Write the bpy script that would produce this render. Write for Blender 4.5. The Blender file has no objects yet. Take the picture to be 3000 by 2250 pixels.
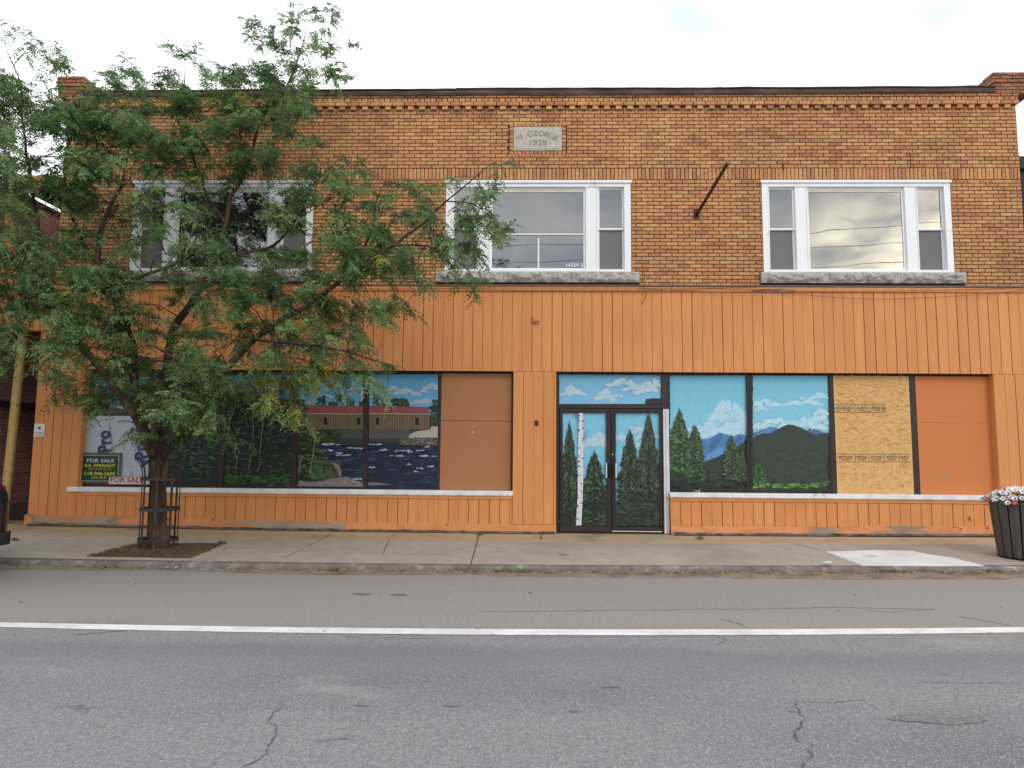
import bpy, math, random
import numpy as np
from mathutils import Matrix, Vector, noise as mnoise
random.seed(7); rng = np.random.default_rng(7)
S = bpy.context.scene; COL = S.collection; R = math.radians

# ---------------------------------------------------------------- camera, world, sun, exposure
PIT, YAW, ROL, FPX = R(5.69), R(1.40), R(.49), 2080.0
CX, CY, CZ = 0.0, -12.2, 1.5
cam = bpy.data.objects.new('camera', bpy.data.cameras.new('camera')); COL.objects.link(cam)
cam.matrix_world = (Matrix.Translation((CX, CY, CZ)) @ Matrix.Rotation(YAW, 4, 'Z') @ Matrix.Rotation(PIT, 4, 'X')
                    @ Matrix.Rotation(-ROL, 4, 'Y') @ Matrix.Rotation(R(90), 4, 'X'))
cam.data.sensor_width = 36; cam.data.lens = FPX / 3000 * 36; cam.data.clip_end = 2000
S.camera = cam
SUN_EL, SUN_AZ = 38, 155          # azimuth: 180 = straight from behind the camera, less = from its right
W = bpy.data.worlds.new('World'); S.world = W; W.use_nodes = True
nt = W.node_tree; N = nt.nodes; L = nt.links
for n in list(N): N.remove(n)
wo = N.new('ShaderNodeOutputWorld'); bg = N.new('ShaderNodeBackground'); bg.inputs[1].default_value = 0.1
sky = N.new('ShaderNodeTexSky'); sky.sky_type = 'NISHITA'; sky.sun_disc = False
sky.sun_elevation = R(SUN_EL); sky.sun_rotation = R(SUN_AZ)
tc = N.new('ShaderNodeTexCoord')
def wn(t, **k):
    n = N.new(t)
    for a, b in k.items(): setattr(n, a, b)
    return n
mp = wn('ShaderNodeMapping'); mp.inputs['Scale'].default_value = (1, 1, 2.6); L.new(tc.outputs['Generated'], mp.inputs[0])
nz = wn('ShaderNodeTexNoise'); nz.inputs['Scale'].default_value = 4.2; nz.inputs['Detail'].default_value = 6; nz.inputs['Roughness'].default_value = .55
L.new(mp.outputs[0], nz.inputs['Vector'])
# overcast: cloud colour runs from white over the roof to blue-grey behind the camera, with a pale gap low on its right
cr = wn('ShaderNodeValToRGB'); e = cr.color_ramp.elements
e[0].position = .36; e[0].color = (.62, .70, .82, 1); e[1].position = .66; e[1].color = (1.15, 1.13, 1.10, 1)
L.new(nz.outputs[0], cr.inputs[0])
sep = wn('ShaderNodeSeparateXYZ'); L.new(tc.outputs['Generated'], sep.inputs[0])
fr = wn('ShaderNodeMapRange'); fr.inputs['From Min'].default_value = -.35; fr.inputs['From Max'].default_value = .25
L.new(sep.outputs[1], fr.inputs[0])
mx = wn('ShaderNodeMix', data_type='RGBA'); 
c2 = wn('ShaderNodeValToRGB'); e2 = c2.color_ramp.elements; e2[0].position = .30; e2[0].color = (.72, .80, .89, 1); e2[1].position = .52; e2[1].color = (1.3, 1.31, 1.33, 1)
L.new(nz.outputs[0], c2.inputs[0]); L.new(c2.outputs[0], mx.inputs['B'])
L.new(fr.outputs[0], mx.inputs['Factor']); L.new(cr.outputs[0], mx.inputs['A'])
dp = wn('ShaderNodeVectorMath', operation='DOT_PRODUCT'); g = Vector((.56, -1, .235)).normalized(); dp.inputs[1].default_value = g
L.new(tc.outputs['Generated'], dp.inputs[0])
gm = wn('ShaderNodeMapRange'); gm.inputs['From Min'].default_value = .981; gm.inputs['From Max'].default_value = .999; gm.interpolation_type = 'SMOOTHSTEP'
L.new(dp.outputs['Value'], gm.inputs[0])
gn = wn('ShaderNodeMath', operation='MULTIPLY'); L.new(gm.outputs[0], gn.inputs[0])
nr = wn('ShaderNodeMapRange'); nr.inputs['From Min'].default_value = .30; nr.inputs['From Max'].default_value = .50
L.new(nz.outputs[0], nr.inputs[0]); L.new(nr.outputs[0], gn.inputs[1])
mg = wn('ShaderNodeMix', data_type='RGBA'); mg.inputs['B'].default_value = (4.2, 3.8, 2.9, 1)
L.new(gn.outputs[0], mg.inputs['Factor']); L.new(mx.outputs['Result'], mg.inputs['A'])
sc = wn('ShaderNodeVectorMath', operation='SCALE'); sc.inputs['Scale'].default_value = 13.0; L.new(mg.outputs['Result'], sc.inputs[0])
ms = wn('ShaderNodeMix', data_type='RGBA'); ms.inputs['Factor'].default_value = .9
L.new(sky.outputs[0], ms.inputs['A']); L.new(sc.outputs[0], ms.inputs['B'])
L.new(ms.outputs['Result'], bg.inputs[0]); L.new(bg.outputs[0], wo.inputs[0])
sl = bpy.data.lights.new('sun', 'SUN'); sl.energy = 0.8; sl.angle = R(20); sl.color = (1, .96, .9)
so = bpy.data.objects.new('sun', sl); COL.objects.link(so)
sd = Vector((math.sin(R(SUN_AZ)) * math.cos(R(SUN_EL)), math.cos(R(SUN_AZ)) * math.cos(R(SUN_EL)), math.sin(R(SUN_EL))))
so.rotation_euler = sd.to_track_quat('Z', 'Y').to_euler()
S.view_settings.view_transform = 'Standard'; S.view_settings.look = 'None'; S.view_settings.exposure = 0.07; S.view_settings.gamma = 1
S.cycles.max_bounces = 6; S.cycles.transparent_max_bounces = 12

# ---------------------------------------------------------------- drafting: photo measurement -> point on a real plane
def ray(u, v):
    x = (u - 1500) / FPX; y = -(v - 1125) / FPX
    c, s = math.cos(ROL), math.sin(ROL); x, y = c * x - s * y, s * x + c * y
    c, s = math.cos(PIT), math.sin(PIT); a, b = c - s * y, s + c * y
    c, s = math.cos(YAW), math.sin(YAW); x, a = c * x - s * a, s * x + c * a
    return x / a, b / a
def PF(u, v, y=0.0):                      # on an upright plane parallel to the front
    x, z = ray(u, v); d = y - CY
    return CX + x * d, CZ + z * d
def PG(u, v, z):                          # on level ground
    x, zz = ray(u, v); d = (z - CZ) / zz
    return CX + x * d, CY + d
def lin(c):
    return tuple(((x / 255) / 12.92 if x / 255 <= .04045 else (((x / 255) + .055) / 1.055) ** 2.4) for x in c)

# ---------------------------------------------------------------- mesh helpers
class MB:
    def __init__(s): s.v = []; s.f = []; s.m = []; s.c = []
    def add(s, vs, fs, m=0, c=(1, 1, 1)):
        o = len(s.v); s.v += [tuple(p) for p in vs]
        for f in fs: s.f.append([i + o for i in f]); s.m.append(m); s.c.append(c)
    def box(s, x0, x1, y0, y1, z0, z1, m=0, c=(1, 1, 1), bev=0):
        if bev:
            b = min(bev, (x1 - x0) / 3, (z1 - z0) / 3)
            vs = [(x0, y1, z0), (x1, y1, z0), (x1, y1, z1), (x0, y1, z1),
                  (x0, y0 + b, z0), (x1, y0 + b, z0), (x1, y0 + b, z1), (x0, y0 + b, z1),
                  (x0 + b, y0, z0 + b), (x1 - b, y0, z0 + b), (x1 - b, y0, z1 - b), (x0 + b, y0, z1 - b)]
            fs = [(8, 9, 10, 11), (4, 5, 9, 8), (5, 6, 10, 9), (6, 7, 11, 10), (7, 4, 8, 11),
                  (0, 1, 5, 4), (1, 2, 6, 5), (2, 3, 7, 6), (3, 0, 4, 7), (1, 0, 3, 2)]
        else:
            vs = [(x0, y0, z0), (x1, y0, z0), (x1, y1, z0), (x0, y1, z0), (x0, y0, z1), (x1, y0, z1), (x1, y1, z1), (x0, y1, z1)]
            fs = [(0, 3, 2, 1), (4, 5, 6, 7), (0, 1, 5, 4), (1, 2, 6, 5), (2, 3, 7, 6), (3, 0, 4, 7)]
        s.add(vs, fs, m, c)
    def tube(s, pts, rad, n=8, m=0, c=(1, 1, 1), cap=True):
        pts = [Vector(p) for p in pts]; k = len(pts)
        if not hasattr(rad, '__len__'): rad = [rad] * k
        vs = []; up = Vector((0, 0, 1)); prev = None
        for i, p in enumerate(pts):
            t = (pts[min(i + 1, k - 1)] - pts[max(i - 1, 0)]).normalized()
            if prev is None:
                a = t.cross(Vector((0, 1, 0)) if abs(t.y) < .9 else Vector((1, 0, 0))).normalized()
            else:
                a = (prev - t * prev.dot(t)).normalized()
            prev = a; b = t.cross(a)
            for j in range(n):
                q = 2 * math.pi * j / n
                vs.append(p + (a * math.cos(q) + b * math.sin(q)) * rad[i])
        fs = [(i * n + j, i * n + (j + 1) % n, (i + 1) * n + (j + 1) % n, (i + 1) * n + j) for i in range(k - 1) for j in range(n)]
        if cap: fs += [tuple(range(n))[::-1], tuple(range((k - 1) * n, k * n))]
        s.add(vs, fs, m, c)
    def lathe(s, prof, n=32, o=(0, 0, 0), m=0, c=(1, 1, 1)):
        vs = [(o[0] + r * math.cos(2 * math.pi * j / n), o[1] + r * math.sin(2 * math.pi * j / n), o[2] + z) for r, z in prof for j in range(n)]
        fs = [(i * n + j, i * n + (j + 1) % n, (i + 1) * n + (j + 1) % n, (i + 1) * n + j) for i in range(len(prof) - 1) for j in range(n)]
        s.add(vs, fs, m, c)
    def build(s, name, mats, parent=None, smooth=False, colour=False, label=None):
        me = bpy.data.meshes.new(name); me.from_pydata(s.v, [], s.f)
        for mt in (mats if isinstance(mats, (list, tuple)) else [mats]): me.materials.append(mt)
        me.polygons.foreach_set('material_index', s.m)
        if smooth: me.polygons.foreach_set('use_smooth', [True] * len(s.f))
        if colour:
            a = me.color_attributes.new('paint', 'FLOAT_COLOR', 'CORNER')
            arr = np.ones((len(me.loops), 4), np.float32)
            arr[:, :3] = np.repeat(np.array(s.c, np.float32), [len(f) for f in s.f], axis=0)
            a.data.foreach_set('color', arr.ravel())
        me.update()
        ob = bpy.data.objects.new(name, me); COL.objects.link(ob); setpar(ob, parent)
        if label: ob['label'] = label
        return ob
WORLD = {}
def setpar(ob, parent):
    if parent is not None:
        ob.parent = parent; ob.matrix_parent_inverse = Matrix.Translation(-WORLD.get(parent.name, Vector((0, 0, 0))))
def thing(name, loc, label, cat, group=None):
    o = bpy.data.objects.new(name, None); COL.objects.link(o); o.location = loc; o.empty_display_size = .2
    WORLD[o.name] = Vector(loc); o['label'] = label; o['category'] = cat
    if group: o['group'] = group
    return o
def tag(o, label, cat, group=None):
    o['label'] = label; o['category'] = cat
    if group: o['group'] = group
    return o
def struct(o): o['kind'] = 'structure'; return o
def text_geo(txt, size=1.0, bold=0.0, align='CENTER', shear=0.0):
    cu = bpy.data.curves.new('t', 'FONT'); cu.body = txt; cu.size = size; cu.offset = bold; cu.align_x = align; cu.shear = shear; cu.resolution_u = 3
    ob = bpy.data.objects.new('t', cu); COL.objects.link(ob)
    dg = bpy.context.evaluated_depsgraph_get(); me = bpy.data.meshes.new_from_object(ob.evaluated_get(dg))
    vs = [(v.co.x, v.co.y) for v in me.vertices]; fs = [tuple(p.vertices) for p in me.polygons]
    bpy.data.objects.remove(ob); bpy.data.curves.remove(cu); bpy.data.meshes.remove(me)
    return vs, fs
def put_text(mb, txt, x, z, y, size, c=(1, 1, 1), bold=0, rot=0, width=None, shear=0, m=0, align='CENTER'):
    vs, fs = text_geo(txt, 1.0, bold / max(size, 1e-6), align, shear)
    if not vs: return
    sx = size
    if width:
        w = max(p[0] for p in vs) - min(p[0] for p in vs); sx = width / w
    cr_, sr = math.cos(rot), math.sin(rot)
    o = [(x + p[0] * sx * cr_ - p[1] * size * sr, y, z + p[0] * sx * sr + p[1] * size * cr_) for p in vs]
    mb.add(o, fs, m, c)

# ---------------------------------------------------------------- materials
MATS = {}
def mat(name, stops, scale=4, detail=4, rough=.8, bump=.0, bscale=None, stretch=(1, 1, 1), spec=.3, metal=0, island=0.0, hue=0.0, big=None, speck=None, dist=.01, coat=0):
    m = bpy.data.materials.new(name); m.use_nodes = True; t = m.node_tree; n = t.nodes; l = t.links
    b = n['Principled BSDF']; b.inputs['Roughness'].default_value = rough; b.inputs['Specular IOR Level'].default_value = spec; b.inputs['Metallic'].default_value = metal
    if coat: b.inputs['Coat Weight'].default_value = coat
    co = n.new('ShaderNodeTexCoord'); mpg = n.new('ShaderNodeMapping'); mpg.inputs['Scale'].default_value = stretch; l.new(co.outputs['Object'], mpg.inputs[0])
    tx = n.new('ShaderNodeTexNoise'); tx.inputs['Scale'].default_value = scale; tx.inputs['Detail'].default_value = detail; tx.inputs['Roughness'].default_value = .62
    l.new(mpg.outputs[0], tx.inputs['Vector'])
    rp = n.new('ShaderNodeValToRGB'); els = rp.color_ramp.elements
    while len(els) < len(stops): els.new(.5)
    for el, (p, c) in zip(els, stops): el.position = p; el.color = (*c, 1)
    l.new(tx.outputs[0], rp.inputs[0]); out = rp.outputs[0]
    def mixc(fac, a, bcol, mode='MIX'):
        q = n.new('ShaderNodeMix'); q.data_type = 'RGBA'; q.blend_type = mode
        if hasattr(fac, 'is_linked') or not isinstance(fac, (int, float)): l.new(fac, q.inputs['Factor'])
        else: q.inputs['Factor'].default_value = fac
        l.new(a, q.inputs['A'])
        if isinstance(bcol, tuple): q.inputs['B'].default_value = (*bcol, 1)
        else: l.new(bcol, q.inputs['B'])
        return q.outputs['Result']
    if big:        # big: (scale, lo, hi, colour) large stains with a shape of their own
        for (bs, lo, hi, bc, *st) in (big if isinstance(big, list) else [big]):
            m2 = n.new('ShaderNodeMapping'); m2.inputs['Scale'].default_value = st[0] if st else (1, 1, 1); l.new(co.outputs['Object'], m2.inputs[0])
            t2 = n.new('ShaderNodeTexNoise'); t2.inputs['Scale'].default_value = bs; t2.inputs['Detail'].default_value = 5; l.new(m2.outputs[0], t2.inputs['Vector'])
            r2 = n.new('ShaderNodeMapRange'); r2.inputs['From Min'].default_value = lo; r2.inputs['From Max'].default_value = hi; l.new(t2.outputs[0], r2.inputs[0])
            out = mixc(r2.outputs[0], out, bc)
    if speck:      # speck: (scale, threshold, colour)
        for (ss, th, scol) in (speck if isinstance(speck, list) else [speck]):
            v = n.new('ShaderNodeTexVoronoi'); v.inputs['Scale'].default_value = ss; l.new(mpg.outputs[0], v.inputs['Vector'])
            sp = n.new('ShaderNodeSeparateColor'); l.new(v.outputs['Color'], sp.inputs[0])
            r3 = n.new('ShaderNodeMapRange'); r3.inputs['From Min'].default_value = th; r3.inputs['From Max'].default_value = th + .02; l.new(sp.outputs[0], r3.inputs[0])
            d3 = n.new('ShaderNodeMapRange'); d3.inputs['From Min'].default_value = .45; d3.inputs['From Max'].default_value = .25; l.new(v.outputs['Distance'], d3.inputs[0])
            mu = n.new('ShaderNodeMath'); mu.operation = 'MULTIPLY'; l.new(r3.outputs[0], mu.inputs[0]); l.new(d3.outputs[0], mu.inputs[1])
            out = mixc(mu.outputs[0], out, scol)
    if island:
        g = n.new('ShaderNodeNewGeometry'); r4 = n.new('ShaderNodeMapRange')
        r4.inputs['To Min'].default_value = 1 - island; r4.inputs['To Max'].default_value = 1 + island; l.new(g.outputs['Random Per Island'], r4.inputs[0])
        h = n.new('ShaderNodeHueSaturation'); l.new(r4.outputs[0], h.inputs['Value']); l.new(out, h.inputs['Color'])
        if hue:
            w2 = n.new('ShaderNodeTexWhiteNoise'); w2.noise_dimensions = '1D'; l.new(g.outputs['Random Per Island'], w2.inputs['W'])
            r5 = n.new('ShaderNodeMapRange'); r5.inputs['To Min'].default_value = .5 - hue; r5.inputs['To Max'].default_value = .5 + hue
            l.new(w2.outputs['Value'], r5.inputs[0]); l.new(r5.outputs[0], h.inputs['Hue'])
        out = h.outputs[0]
    l.new(out, b.inputs['Base Color'])
    if bump:
        t5 = n.new('ShaderNodeTexNoise'); t5.inputs['Scale'].default_value = bscale or scale * 4; t5.inputs['Detail'].default_value = 5; l.new(mpg.outputs[0], t5.inputs['Vector'])
        bp = n.new('ShaderNodeBump'); bp.inputs['Strength'].default_value = bump; bp.inputs['Distance'].default_value = dist; l.new(t5.outputs[0], bp.inputs['Height']); l.new(bp.outputs[0], b.inputs['Normal'])
    MATS[name] = m; m['out'] = 1
    return m
def plain(name, a, b=None, **k):
    b = b or tuple(x * .8 for x in a); return mat(name, [(.35, b), (.65, a)], **k)
def ramp_island(name, cols, rough=.85, noise_amt=.25):
    """each loose piece takes one of several colours of its own"""
    m = bpy.data.materials.new(name); m.use_nodes = True; t = m.node_tree; n = t.nodes; l = t.links; b = n['Principled BSDF']
    b.inputs['Roughness'].default_value = rough; b.inputs['Specular IOR Level'].default_value = .25
    g = n.new('ShaderNodeNewGeometry'); rp = n.new('ShaderNodeValToRGB'); els = rp.color_ramp.elements
    while len(els) < len(cols): els.new(.5)
    for i, (el, c) in enumerate(zip(els, cols)): el.position = i / (len(cols) - 1); el.color = (*c, 1)
    l.new(g.outputs['Random Per Island'], rp.inputs[0])
    co = n.new('ShaderNodeTexCoord'); tx = n.new('ShaderNodeTexNoise'); tx.inputs['Scale'].default_value = 22; tx.inputs['Detail'].default_value = 6; l.new(co.outputs['Object'], tx.inputs[0])
    t2 = n.new('ShaderNodeTexNoise'); t2.inputs['Scale'].default_value = .9; t2.inputs['Detail'].default_value = 5; l.new(co.outputs['Object'], t2.inputs[0])
    r = n.new('ShaderNodeMapRange'); r.inputs['From Min'].default_value = .3; r.inputs['From Max'].default_value = .7; r.inputs['To Min'].default_value = 1 - noise_amt; r.inputs['To Max'].default_value = 1 + noise_amt; l.new(tx.outputs[0], r.inputs[0])
    r2 = n.new('ShaderNodeMapRange'); r2.inputs['From Min'].default_value = .3; r2.inputs['From Max'].default_value = .7; r2.inputs['To Min'].default_value = .80; r2.inputs['To Max'].default_value = 1.06; l.new(t2.outputs[0], r2.inputs[0])
    mu = n.new('ShaderNodeMath'); mu.operation = 'MULTIPLY'; l.new(r.outputs[0], mu.inputs[0]); l.new(r2.outputs[0], mu.inputs[1])
    h = n.new('ShaderNodeHueSaturation'); l.new(mu.outputs[0], h.inputs['Value']); l.new(rp.outputs[0], h.inputs['Color']); l.new(h.outputs[0], b.inputs['Base Color'])
    bp = n.new('ShaderNodeBump'); bp.inputs['Strength'].default_value = .4; bp.inputs['Distance'].default_value = .004; l.new(tx.outputs[0], bp.inputs['Height']); l.new(bp.outputs[0], b.inputs['Normal'])
    return m
def paint_mat(name, rough=.5, spec=.35, var=.12, scale=30):
    m = bpy.data.materials.new(name); m.use_nodes = True; t = m.node_tree; n = t.nodes; l = t.links; b = n['Principled BSDF']
    b.inputs['Roughness'].default_value = rough; b.inputs['Specular IOR Level'].default_value = spec
    a = n.new('ShaderNodeAttribute'); a.attribute_name = 'paint'; co = n.new('ShaderNodeTexCoord')
    tx = n.new('ShaderNodeTexNoise'); tx.inputs['Scale'].default_value = scale; tx.inputs['Detail'].default_value = 6; l.new(co.outputs['Object'], tx.inputs[0])
    r = n.new('ShaderNodeMapRange'); r.inputs['From Min'].default_value = .3; r.inputs['From Max'].default_value = .7; r.inputs['To Min'].default_value = 1 - var; r.inputs['To Max'].default_value = 1 + var; l.new(tx.outputs[0], r.inputs[0])
    h = n.new('ShaderNodeHueSaturation'); l.new(r.outputs[0], h.inputs['Value']); l.new(a.outputs['Color'], h.inputs['Color']); l.new(h.outputs[0], b.inputs['Base Color'])
    return m
def glass_mat(name, tint=(.5, .53, .56), refl=.2, rough=.0):
    m = bpy.data.materials.new(name); m.use_nodes = True; t = m.node_tree; n = t.nodes; l = t.links; n.remove(n['Principled BSDF'])
    gl = n.new('ShaderNodeBsdfGlossy'); gl.inputs['Roughness'].default_value = rough; tr = n.new('ShaderNodeBsdfTransparent'); tr.inputs[0].default_value = (*tint, 1)
    f = n.new('ShaderNodeFresnel'); f.inputs[0].default_value = 1.5; ad = n.new('ShaderNodeMath'); ad.inputs[1].default_value = refl; l.new(f.outputs[0], ad.inputs[0])
    co = n.new('ShaderNodeTexCoord'); tx = n.new('ShaderNodeTexNoise'); tx.inputs['Scale'].default_value = 1.3; tx.inputs['Detail'].default_value = 1; l.new(co.outputs['Object'], tx.inputs[0])
    bp = n.new('ShaderNodeBump'); bp.inputs['Strength'].default_value = .12; bp.inputs['Distance'].default_value = .02; l.new(tx.outputs[0], bp.inputs['Height']); l.new(bp.outputs[0], gl.inputs['Normal'])
    mx_ = n.new('ShaderNodeMixShader'); l.new(ad.outputs[0], mx_.inputs[0]); l.new(tr.outputs[0], mx_.inputs[1]); l.new(gl.outputs[0], mx_.inputs[2]); l.new(mx_.outputs[0], n['Material Output'].inputs[0])
    return m

ORG = lin((226, 140, 70)); ORG2 = lin((205, 118, 58))
m_orange = mat('orange_painted_board', [(.3, lin((204, 134, 80))), (.7, lin((217, 147, 91)))], scale=2.2, detail=8, rough=.62, island=.04, hue=.003,
               bump=.25, bscale=14, stretch=(3, 3, .35), dist=.004, big=[(.7, .52, .85, lin((200, 128, 76))), (1.6, .60, .85, lin((224, 156, 100)), (3, 3, .4)), (9, .73, .78, lin((160, 96, 56)), (1, 1, .5))])
m_orange_worn = mat('worn_orange_base_board', [(.44, lin((206, 134, 86))), (.52, lin((216, 146, 98)))], scale=2.5, detail=7, rough=.75, bump=.3, bscale=20, dist=.004, stretch=(1, 1, 2),
                    big=[(1.6, .52, .57, lin((150, 134, 116)), (.45, 1, 2.4)), (7, .64, .68, lin((120, 90, 70)))])
m_groove = plain('siding_groove', lin((128, 72, 42)), rough=.9)
m_brick = ramp_island('face_brick', [lin(c) for c in [(206, 160, 108), (194, 146, 98), (202, 146, 100), (188, 130, 92), (209, 165, 114), (176, 118, 88), (202, 152, 102), (196, 136, 94), (170, 122, 88), (205, 156, 106), (192, 138, 92), (206, 152, 100)]])
m_dent = mat('dentil_brick', [(.3, lin((176, 118, 84))), (.7, lin((200, 146, 100)))], scale=2.3, detail=5, rough=.85)
m_dents = [mat('dentil_brick', [(.3, lin(a)), (.7, lin(b))], scale=9, detail=5, rough=.85) for a, b in (((176, 118, 84), (190, 136, 96)), ((190, 136, 90), (208, 156, 106)), ((150, 104, 78), (170, 124, 90)), ((200, 146, 96), (212, 164, 112)))]
m_brick_red = ramp_island('red_pier_brick', [lin(c) for c in [(166, 112, 84), (146, 96, 76), (156, 112, 86), (176, 124, 94)]])
m_mortar = plain('shaded_mortar', lin((98, 66, 54)), lin((76, 50, 42)), scale=10, rough=.95, bump=.3)  # shade of the raked joints is put into the mortar colour
m_cap = mat('weathered_coping', [(.3, lin((58, 44, 42))), (.5, lin((84, 66, 60))), (.75, lin((112, 96, 84)))], scale=2.5, detail=7, rough=.8, stretch=(.7, 1, 3), bump=.4, bscale=12,
            big=(5, .66, .70, lin((170, 150, 110)), (.5, 1, 2)))
m_white = mat('white_window_paint', [(.3, (.82, .83, .85)), (.7, (.88, .88, .90))], scale=3, rough=.4, spec=.4, big=(4, .64, .84, (.66, .64, .60)))
m_cream = plain('cream_sash', lin((222, 218, 200)), rough=.5)
m_granite = mat('rock_faced_granite', [(.3, lin((146, 141, 134))), (.7, lin((190, 185, 176)))], scale=9, detail=8, rough=.9, bump=.8, bscale=25, speck=(90, .7, lin((90, 88, 86))))
m_stone = mat('date_stone', [(.3, lin((176, 170, 160))), (.7, lin((200, 195, 184)))], scale=14, detail=8, rough=.9, bump=.4, bscale=60, speck=(120, .75, lin((140, 134, 126))), dist=.004)
m_carve = plain('carved_letter', lin((122, 116, 108)), lin((140, 132, 124)), scale=40, rough=.95)
m_glass = glass_mat('window_glass', tint=(.6, .63, .66), refl=.25)
m_screen = plain('insect_screen', lin((124, 122, 122)), lin((112, 110, 110)), scale=300, rough=.9)
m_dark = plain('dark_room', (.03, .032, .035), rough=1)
m_backing = mat('grey_backing', [(.3, (.16, .17, .18)), (.7, (.20, .21, .23))], scale=2, stretch=(2, 1, .3), rough=.95)  # for the sheet added behind the upstairs glass
m_bronze = mat('dark_bronze_frame', [(.3, lin((36, 28, 27))), (.7, lin((54, 42, 40)))], scale=6, rough=.5, spec=.4, speck=(40, .975, lin((90, 80, 74))))
m_bronze.name = 'dark_bronze_frame'
m_alu = plain('aluminium_trim', (.66, .67, .69), (.55, .55, .57), rough=.4, metal=.15)
m_sill = mat('white_sill', [(.3, (.62, .62, .61)), (.6, (.80, .80, .79))], scale=5, rough=.45, big=(6, .64, .72, (.45, .43, .4)))
m_paint = paint_mat('mural_paint', rough=.45, var=.08)
m_flat = paint_mat('flat_print', rough=.55, var=.04)
m_boardbrown = mat('brown_painted_plywood', [(.3, lin((162, 112, 76))), (.7, lin((172, 120, 82)))], scale=40, detail=6, rough=.75, bump=.2, bscale=180, dist=.003)
m_boardorange = mat('orange_painted_plywood', [(.3, lin((194, 116, 66))), (.7, lin((204, 127, 76)))], scale=30, detail=7, rough=.7, bump=.3, bscale=90, dist=.003, big=(14, .72, .80, lin((190, 114, 66)), (1, 1, 2.5)))
m_osb = mat('strand_board', [(.3, lin((206, 160, 102))), (.5, lin((214, 170, 112))), (.7, lin((222, 182, 128)))], scale=9, detail=6, rough=.8, stretch=(1.2, 1, 4), bump=.3, bscale=30, dist=.003, big=(.7, .60, .8, lin((190, 160, 130))))
m_gutter = plain('dull_drip_cap', lin((110, 96, 88)), rough=.6)
m_sidewalk = mat('sidewalk_concrete', [(.3, lin((156, 146, 137))), (.7, lin((174, 164, 153)))], scale=5, detail=9, rough=.9, bump=.25, bscale=60, dist=.004,
                 big=[(.5, .50, .75, lin((142, 132, 124))), (2.2, .68, .72, lin((126, 112, 100)), (1, .6, 1)), (1.1, .62, .75, lin((178, 168, 158)))], speck=(55, .93, lin((110, 100, 92))))
m_walkstrip = mat('tan_concrete_strip', [(.3, lin((168, 146, 118))), (.7, lin((182, 160, 132)))], scale=5, detail=9, rough=.9, bump=.25, bscale=60, dist=.004, big=(1.4, .58, .72, lin((146, 128, 108))))
m_kerb = mat('old_stone_kerb', [(.3, lin((92, 84, 80))), (.55, lin((122, 114, 108))), (.75, lin((176, 170, 166)))], scale=4, detail=9, rough=.9, bump=.9, bscale=12, dist=.02)
m_pale = mat('fresh_white_concrete', [(.3, lin((196, 193, 191))), (.65, lin((222, 220, 220)))], scale=1.6, detail=9, rough=.85, speck=(40, .93, lin((170, 166, 162))), big=(2.4, .60, .70, lin((186, 180, 174))))
m_dirt = mat('gutter_dirt', [(.3, lin((104, 88, 76))), (.5, lin((134, 118, 104))), (.75, lin((152, 138, 124)))], scale=3.2, detail=9, rough=.95, bump=.6, bscale=30, speck=(60, .88, lin((84, 70, 60))))
m_soil = mat('tree_pit_soil', [(.3, lin((72, 58, 46))), (.5, lin((98, 82, 68))), (.7, lin((116, 102, 90)))], scale=9, detail=9, rough=1, bump=.9, bscale=40, dist=.02)
m_iron = mat('dark_iron', [(.3, lin((40, 34, 34))), (.7, lin((62, 54, 52)))], scale=9, rough=.6, spec=.4, big=(6, .60, .70, lin((84, 60, 48))))
m_rust = mat('rusty_iron', [(.3, lin((62, 32, 26))), (.7, lin((98, 54, 40)))], scale=14, rough=.8, bump=.4)
m_tan = mat('yellow_painted_pipe', [(.3, lin((186, 156, 96))), (.7, lin((206, 178, 116)))], scale=5, rough=.6, speck=(30, .95, lin((110, 70, 40))), big=(5, .62, .68, lin((140, 104, 60))))
m_roof = plain('roof_felt', (.05, .05, .055), rough=.9)
m_crack = mat('dark_crack', [(.42, lin((84, 80, 82))), (.58, lin((126, 124, 126)))], scale=14, rough=1)  # dark grey of the cracks in the asphalt
m_joint = plain('sidewalk_joint', lin((84, 74, 66)), lin((110, 98, 86)), scale=4, rough=1)
m_line = mat('white_road_paint', [(.3, lin((196, 194, 191))), (.55, lin((226, 224, 222)))], scale=2.6, detail=9, rough=.7, speck=[(45, .90, lin((160, 158, 156))), (14, .96, lin((150, 148, 148)))])
m_bark = mat('brown_bark', [(.3, lin((44, 35, 30))), (.5, lin((70, 56, 46))), (.72, lin((98, 80, 66)))], scale=9, detail=9, rough=.95, stretch=(1, 1, .25), bump=1.0, bscale=20, dist=.03)
m_slat = mat('grey_brown_slat', [(.3, lin((74, 66, 66))), (.7, lin((90, 82, 80)))], scale=12, rough=.6, bump=.2, stretch=(1, 1, .2), island=.05)
m_black = plain('black_gap', (.012, .011, .012), rough=.9)
m_wire = plain('old_cable', lin((104, 76, 60)), rough=.8)
m_blackwire = plain('black_cable', (.02, .02, .022), rough=.7)

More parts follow.
